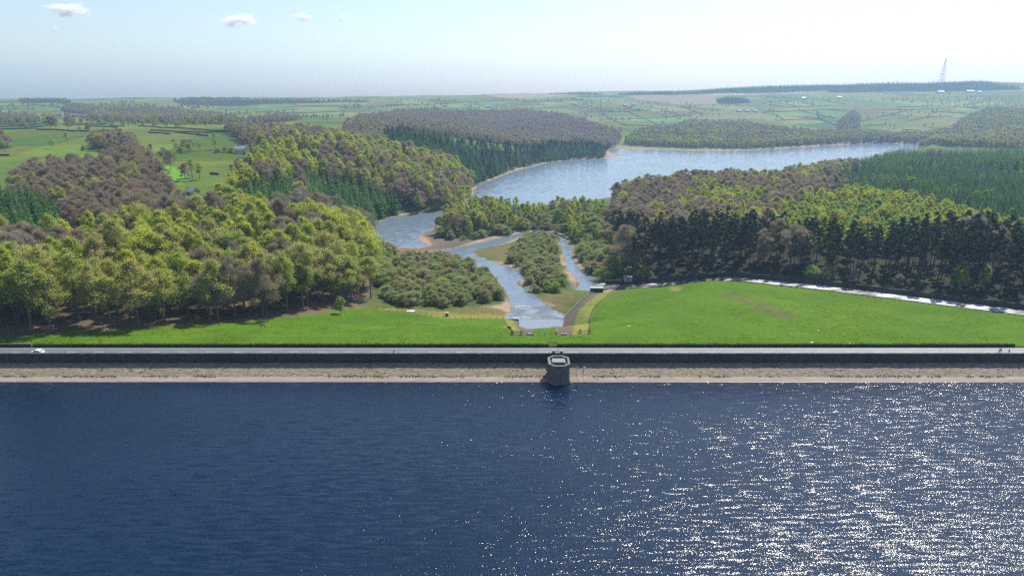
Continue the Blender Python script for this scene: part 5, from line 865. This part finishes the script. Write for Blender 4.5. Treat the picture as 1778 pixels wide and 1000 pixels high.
# ------------------------------------------------------------------ people
def person_mat(name, top, legs, hair):
    m, nt, out = nodes(name); z = N(nt, 'ShaderNodeSeparateXYZ'); nt.links.new(N(nt, 'ShaderNodeTexCoord').outputs['Object'], z.inputs[0])
    c = ramp(nt, math_(nt, 'DIVIDE', z.outputs[2], 2.0), [(0, (.02, .02, .02)), (.045, legs), (.46, top), (.735, (.42, .27, .20)), (.85, hair)], 'CONSTANT')
    principled(nt, out, c, .8); return m
def person(loc, rz, label, cols, stride=.25):
    J = [(0, 0, .95), (0, .01, 1.18), (0, 0, 1.42), (0, .01, 1.52), (0, .03, 1.62), (0, .02, 1.73),
         (.10, 0, .92), (.11, stride*.5, .50), (.11, stride*.6, .09), (.11, stride*.6+.16, .04), (-.10, 0, .92), (-.11, -stride*.3, .50), (-.11, -stride, .10), (-.11, -stride+.15, .04),
         (.19, 0, 1.40), (.24, -stride*.3, 1.14), (.23, stride*.2, .92), (.22, stride*.35, .83), (-.19, 0, 1.40), (-.24, stride*.3, 1.14), (-.23, stride*.6, .95), (-.22, stride*.75, .86)]
    E = [(0, 1), (1, 2), (2, 3), (3, 4), (4, 5), (0, 6), (6, 7), (7, 8), (8, 9), (0, 10), (10, 11), (11, 12), (12, 13), (2, 14), (14, 15), (15, 16), (16, 17), (2, 18), (18, 19), (19, 20), (20, 21)]
    Rr = [.15, .14, .15, .06, .095, .07, .09, .065, .05, .04, .09, .065, .05, .04, .065, .05, .04, .035, .065, .05, .04, .035]
    me = bpy.data.meshes.new('person'); me.from_pydata(J, E, []); me.materials.append(person_mat('clothes', *cols))
    o = link('person', me, None, loc); o.rotation_euler = (0, 0, rz); o.modifiers.new('skin', 'SKIN')
    for v, rr in zip(me.skin_vertices[0].data, Rr): v.radius = (rr, rr*.85 if rr > .1 else rr)
    me.skin_vertices[0].data[0].use_root = True
    o.modifiers.new('smooth', 'SUBSURF').render_levels = 1
    return tag(o, label, 'person')
person((-37.8, 207.9, .0), R(90), 'person in dark clothes walking alone along the dam road', ((.02, .022, .03), (.025, .025, .04), (.03, .02, .015)))
person((156.6, 208.6, .0), R(-90), 'taller person in dark clothes at the right end of the dam road', ((.018, .018, .022), (.02, .02, .03), (.02, .015, .012)))
person((157.4, 209.1, .0), R(-85), 'person in dark jacket beside the taller walker at the right', ((.03, .025, .03), (.02, .02, .025), (.04, .025, .015)))
person((159.4, 208.2, .0), R(-80), 'person in grey top behind the pair at the right road end', ((.14, .14, .15), (.03, .03, .05), (.03, .02, .015)))

# ------------------------------------------------------------------ fences, gates and small structures in the valley
def resample(line, step):
    out = []; 
    for a, b_ in zip(line[:-1], line[1:]):
        n = max(1, int(round(math.dist(a, b_)/step))); out += [(a[0]+(b_[0]-a[0])*k/n, a[1]+(b_[1]-a[1])*k/n) for k in range(n)]
    return out+[line[-1]]
def fence(name, line, label, step=3.0, h=1.15):
    P = [G1(p) for p in resample(line, step)]; f = empty(name, P[0]); tag(f, label, 'fence'); o = Vector(P[0])
    post = MB().box(-.07, .07, -.07, .07, -.3, h); pm = raw_mesh('post', post.V, post.F, [M['timber']])
    for p in P: link('post', pm, f, Vector(p)-o)
    for z in (.45, .8, 1.08):
        b = MB()
        for p, q in zip(P[:-1], P[1:]): b.bar(Vector(p)-o+Vector((0, 0, z)), Vector(q)-o+Vector((0, 0, z)), .03, .05 if z > 1 else .03)
        b.build('wire', M['timber'], f)
fence('field_fence', PTS['fence_left'], 'post and wire fence along the foot of the left lawn')
fence('field_fence', PTS['fence_left_down'], 'short post and wire fence climbing beside the left gate')
fence('field_fence', PTS['fence_right'], 'curved post and wire fence along the right field edge')
fence('field_fence', PTS['toe_fence'], 'low fence above the outlet basin between the two gates', 2.2, 1.0)
for k, lab in (('gate_left', 'dark timber field gate left of the outlet basin'), ('gate_right', 'pale metal field gate right of the outlet basin')):
    a, b_ = G1(PTS[k][0]), G1(PTS[k][1]); o = empty('field_gate', a); tag(o, lab, 'gate'); d = Vector(b_)-Vector(a); mt = M['timber'] if 'left' in k else M['grey_metal']
    for t in (0, 1, -.16, 1.16): q = d*t; MB().box(q.x-.13, q.x+.13, q.y-.13, q.y+.13, q.z-.3, q.z+1.6).build('post', M['timber'], o)
    for z in (.3, .55, .8, 1.05, 1.3): MB().bar(d*.04+Vector((0, 0, z)), d*.96+Vector((0, 0, z)), .05, .10).build('rail', mt, o)
    MB().bar(d*.04+Vector((0, .06, .3)), d*.96+Vector((0, .06, 1.3)), .05, .09).build('brace', mt, o)
for k, (x, lab) in enumerate(((7.2, 'left pale concrete block at the head of the outlet basin'), (21.6, 'right pale concrete block at the head of the outlet basin'))):
    o = MB().box(-1.1, 1.1, -.45, .45, -1.4, .55, .06, .06).build('headwall_block', M['pale_stone'], None, (x*.82+.3, 226.3, .05), bevel=.04); tag(o, lab, 'block', 'headwall blocks of the outlet')
# curved retaining wall of the outlet basin
line = resample(PTS['embank'], 3); line = [(x-.8, y) for x, y in line]
b = MB(); P = [G1(p) for p in line]
for p, q in zip(P[:-1], P[1:]): b.bar((p[0], p[1], p[2]+.25), (q[0], q[1], q[2]+.25), .4, .7)
tag(b.build('basin_wall', M['tower_cap']), 'curved pale stone wall edging the right side of the outlet basin', 'wall')
p = G1(PTS['sluice'][0]); o = empty('sluice_block', p); tag(o, 'dark stone block at the end of the curved basin wall', 'block')
MB().box(-3.2, 3.2, -1.2, 1.6, -1.2, 2.2).build('masonry', M['dark_stone'], o); MB().box(-3.35, 3.35, -1.35, 1.75, 2.203, 2.5).build('coping', M['coping'], o)
p = G1(PTS['slab'][0]); o = empty('bridge_abutment', p); tag(o, 'pale stone abutment beside the mouth of the spillway', 'abutment')
MB().box(-3.0, 3.0, -1.2, 1.2, -1.5, 1.0).build('masonry', M['tower_stone'], o); MB().box(-3.15, 3.15, -1.35, 1.35, 1.003, 1.3).build('coping', M['coping'], o)
p = G1(PTS['hut'][0]); o = empty('gauging_hut', p); tag(o, 'small grey hut on the dark bank beyond the spillway', 'hut')
MB().box(-2.1, 2.1, -1.3, 1.3, -.5, 2.1).build('wall', M['coping'], o); MB().box(-2.3, 2.3, -1.5, 1.5, 2.103, 2.3).build('roof', M['slate'], o); MB().box(-.4, .4, -1.33, -1.302, 0, 1.8).build('door', M['timber'], o)
p = G1(PTS['post'][0]); o = empty('stone_kiosk', p); tag(o, 'small pale stone kiosk on the olive bench by the fence', 'kiosk')
MB().box(-.7, .7, -.6, .6, -.3, 1.6).build('body', M['pale_stone'], o); MB().box(-.8, .8, -.7, .7, 1.603, 1.8).build('cap', M['coping'], o); MB().box(-.3, .3, -.63, -.602, .2, 1.4).build('door', M['dark_iron'], o)
for nm, key, sx, sy, sz, lab in (('stone_slab', 'slab_l', 1.8, 1.0, .35, 'pale flat slab on the olive bench by the thicket'), ('stone_slab', 'slab_r', .8, .5, .3, 'bright white slab on the right field near the hedge'), ('stone_slab', 'slab_r2', .5, .4, .2, 'small pale slab left of the bright white slab'), ('stone_slab', 'slab_r3', .35, .3, .15, 'small pale stone in the middle of the right field'), ('stone_slab', 'stone_m', .4, .3, .25, 'pale stone low on the left part of the right field')):
    p = G1(PTS[key][0]); tag(MB().box(-sx, sx, -sy, sy, -.3, sz, .1, .1).build(nm, M['house_white'], None, p, bevel=.05), lab, 'slab')
p = G1(PTS['sign'][0]); o = empty('sign_board', p); tag(o, 'small pale board on two posts under the left wood edge', 'sign')
for x in (-.9, .9): MB().box(x-.06, x+.06, -.06, .06, -.3, 1.5).build('post', M['timber'], o)
MB().box(-1.1, 1.1, -.10, -.062, .7, 1.6).build('board', M['coping'], o)
# footbridge between island and wooded bank
P = [G1(q) for q in resample(PTS['bridge'], 4)]; zt = LAKE_Z+.9; o = empty('footbridge', (P[0][0], P[0][1], zt)); tag(o, 'thin pale curved footbridge behind the bushy island', 'footbridge'); oo = Vector((P[0][0], P[0][1], zt))
b = MB(); rl = MB()
for p, q in zip(P[:-1], P[1:]):
    a_ = Vector((p[0], p[1], zt))-oo; b2 = Vector((q[0], q[1], zt))-oo; b.bar(a_, b2, 1.3, .3); rl.bar(a_+Vector((0, -.6, 1)), b2+Vector((0, -.6, 1)), .07, .07)
    MB().box(a_.x-.2, a_.x+.2, a_.y-.2, a_.y+.2, -2.5, -.16).build('pier', M['pale_stone'], o)
b.build('deck', M['pale_stone'], o); rl.build('handrail', M['pale_stone'], o)
# spillway walls
def wall_along(name, off, h0, h1, w, mat, label, k0, k1, base=None):
    b = MB(); V = []; pts = []
    for k in range(k0, k1):
        for t in np.arange(0, 1, .25):
            p = sp[k]+(sp[k+1]-sp[k])*t; pts.append(p)
    pts = np.array(pts); e = np.gradient(pts, axis=0); n = np.stack([-e[:, 1], e[:, 0]], -1)/np.hypot(e[:, 0], e[:, 1])[:, None]
    q = pts[:, :2]+n*off; q2 = q+n*w
    for i in range(len(pts)):
        z = pts[i, 2]; V += [(q[i, 0], q[i, 1], z+h0), (q[i, 0], q[i, 1], z+h1), (q2[i, 0], q2[i, 1], z+h1), (q2[i, 0], q2[i, 1], z+h0)]
    Fq = []
    for i in range(len(pts)-1):
        for j in range(4): Fq.append((4*i+j, 4*i+(j+1) % 4, 4*i+4+(j+1) % 4, 4*i+4+j))
    b.add(V, Fq); return tag(b.build(name, mat), label, 'wall')
wall_along('spillway_wall', 4.35, -2, 2.3, .8, M['dark_stone'], 'dark retaining wall along the wooded side of the spillway', 1, 8)
wall_along('spillway_kerb', -5.0, -2, .12, .5, M['dark_stone'], 'low stone kerb along the field side of the spillway', 2, 8)

# ------------------------------------------------------------------ field walls
for wi, line in enumerate(WALLS):
    P = [G1(p) for p in resample(line, 12)]; o = Vector(P[0]); b = MB(); d = P[0][1]; hgt = 1.5 if d > 1500 else 1.7; wd = .9 if d > 1500 else 1.4
    for p, q in zip(P[:-1], P[1:]): b.bar(Vector(p)-o+Vector((0, 0, hgt*.35)), Vector(q)-o+Vector((0, 0, hgt*.35)), wd, hgt*1.3)
    m_ = P[len(P)//2]; u, v = to_photo(*m_)
    ob = tag(b.build('field_wall', M['field_wall'], None, o), None, 'wall', 'dry stone walls between the fields'); NAMED.add(ob, 'dark dry stone wall', 'on the left fields' if u < .3 else 'on the far hillside', m_[0], m_[1])

NAMED.write()

# ------------------------------------------------------------------ farm buildings
for (x, y, L, D_, hw, yaw, roof, lab) in HOUSES:
    z = float(gz(x, y)[0]); o = empty('farm_building', (x, y, z), R(yaw)); tag(o, lab, 'building'); rh = D_*.36; wl = M['house_white'] if roof == 'pale' or 'pale' in lab else M['house_wall']
    hx, hy = L/2, D_/2
    MB().add([(-hx, -hy, -1), (hx, -hy, -1), (hx, hy, -1), (-hx, hy, -1), (-hx, -hy, hw), (hx, -hy, hw), (hx, hy, hw), (-hx, hy, hw), (-hx, 0, hw+rh), (hx, 0, hw+rh)], [(0, 1, 5, 4), (2, 3, 7, 6), (1, 2, 6, 9, 5), (3, 0, 4, 8, 7)]).build('wall', wl, o)
    e = .4; rm = M[{'slate': 'slate', 'stone': 'stone_roof', 'blue': 'blue_roof', 'pale': 'pale_roof'}[roof]]
    rf = MB().add([(-hx-e, -hy-e, hw-.2), (hx+e, -hy-e, hw-.2), (hx+e, 0, hw+rh+.12), (-hx-e, 0, hw+rh+.12), (hx+e, hy+e, hw-.2), (-hx-e, hy+e, hw-.2), (-hx-e, -hy-e, hw-.02), (hx+e, -hy-e, hw-.02), (hx+e, 0, hw+rh+.3), (-hx-e, 0, hw+rh+.3), (hx+e, hy+e, hw-.02), (-hx-e, hy+e, hw-.02)],
                  [(0, 3, 2, 1), (3, 5, 4, 2), (6, 7, 8, 9), (9, 8, 10, 11), (0, 1, 7, 6), (4, 5, 11, 10), (1, 2, 8, 7), (2, 4, 10, 8), (5, 3, 9, 11), (3, 0, 6, 9)]).build('roof', rm, o)
    if roof == 'slate': MB().box(-hx*.7-.4, -hx*.7+.4, -.35, .35, hw+rh*.8, hw+rh+1.3).build('chimney', M['house_wall'], rf)
    MB().box(-.5, .5, -hy-.05, -hy-.012, -.2, 2.0).build('door', M['timber'], o)
    for k in range(max(2, int(L/4))):
        wx = -hx+L*(k+.5)/max(2, int(L/4))
        if abs(wx) > 1: MB().box(wx-.5, wx+.5, -hy-.04, -hy-.013, 1.0, 2.1).build('window', M['glass'], o)

# ------------------------------------------------------------------ mast and poles
mx, my = PTS['mast'][0]; mz = float(gz(mx, my)[0]); o = empty('radio_mast', (mx, my, mz)); tag(o, 'tall pale steel lattice mast on the right skyline', 'mast')
Hm = 112.
def leg(i, t):
    sx, sy = ((-1, -1), (1, -1), (1, 1), (-1, 1))[i]; w = 10.5*(1-t)+1.2*t; return Vector((sx*w+2.5*t*2.2, sy*w, Hm*t))
for i in range(4): MB().bar(leg(i, 0), leg(i, 1), .75, .75).build('leg', M['mast_steel'], o)
lev = [0, .12, .24, .36, .48, .59, .69, .78, .86, .93, 1.0]
for a_, c_ in zip(lev[:-1], lev[1:]):
    b = MB()
    for i in range(4): b.bar(leg(i, a_), leg((i+1) % 4, c_), .22, .22); b.bar(leg((i+1) % 4, a_), leg(i, c_), .22, .22)
    b.build('brace', M['mast_steel'], o)
    b = MB(); wd = .4+.7*(a_ in (0, .12, .24))
    for i in range(4): b.bar(leg(i, c_), leg((i+1) % 4, c_), wd, wd)
    b.build('ring', M['mast_steel'], o)
MB().bar(leg(0, 1)*.5+leg(2, 1)*.5, leg(0, 1)*.5+leg(2, 1)*.5+Vector((0, 0, 7)), .6, .6).build('aerial', M['mast_steel'], o)
for key, lab in (('pole1', 'left wooden pole in the upper left fields'), ('pole2', 'right wooden pole in the upper left fields')):
    p = G1(PTS[key][0]); o = empty('utility_pole', p); tag(o, lab, 'pole'); MB().tube([(0, 0, -1), (0, 0, 8.5)], [.2, .14], 8).build('shaft', M['timber'], o); MB().box(-.9, .9, -.08, .08, 7.7, 7.9).build('crossarm', M['timber'], o)

# ------------------------------------------------------------------ clouds, well beyond the haze
def cloud_mat():
    m, nt, out = nodes('cloud_vapour'); pv = N(nt, 'ShaderNodeVolumePrincipled'); pv.inputs['Color'].default_value = (1, 1, 1, 1); pv.inputs['Anisotropy'].default_value = .2
    tc = N(nt, 'ShaderNodeTexCoord').outputs['Object']; ln = N(nt, 'ShaderNodeVectorMath', operation='LENGTH'); nt.links.new(tc, ln.inputs[0])
    oi = N(nt, 'ShaderNodeObjectInfo'); ad = N(nt, 'ShaderNodeVectorMath', operation='ADD'); nt.links.new(tc, ad.inputs[0]); nt.links.new(oi.outputs['Location'], ad.inputs[1])
    n = noise(nt, 2.1, 5, .62, ad.outputs[0])
    f = math_(nt, 'SUBTRACT', math_(nt, 'ADD', math_(nt, 'MULTIPLY', n, 1.9), -.5), math_(nt, 'POWER', ln.outputs['Value'], 1.3))
    d = math_(nt, 'MULTIPLY', math_(nt, 'MAXIMUM', f, 0.0), .03); nt.links.new(d, pv.inputs['Density']); nt.links.new(pv.outputs[0], out.inputs['Volume']); return m
cm_ = cloud_mat()
bm = bmesh.new(); bmesh.ops.create_icosphere(bm, subdivisions=3, radius=1.0); cme = bpy.data.meshes.new('cloud'); bm.to_mesh(cme); bm.free(); cme.materials.append(cm_)
for (x, y, z, sx, sy, sz, lab) in CLOUDS:
    o = link('cloud', cme, None, (x, y, z)); o.scale = (sx, sy, sz); tag(o, lab, 'cloud', 'small clouds of the upper left sky')

# ------------------------------------------------------------------ haze
hz_m, nt, out = nodes('haze_air'); pv = N(nt, 'ShaderNodeVolumePrincipled'); pv.inputs['Color'].default_value = (.42, .65, 1.0, 1); pv.inputs['Density'].default_value = HAZE; pv.inputs['Anisotropy'].default_value = .4
nt.links.new(pv.outputs[0], out.inputs['Volume'])
hb = MB().box(-6300, 6300, -460, 5950, -34, 285); o = hb.build('haze', hz_m); tag(o, 'thin pale blue haze over the whole valley', 'haze', kind='stuff')
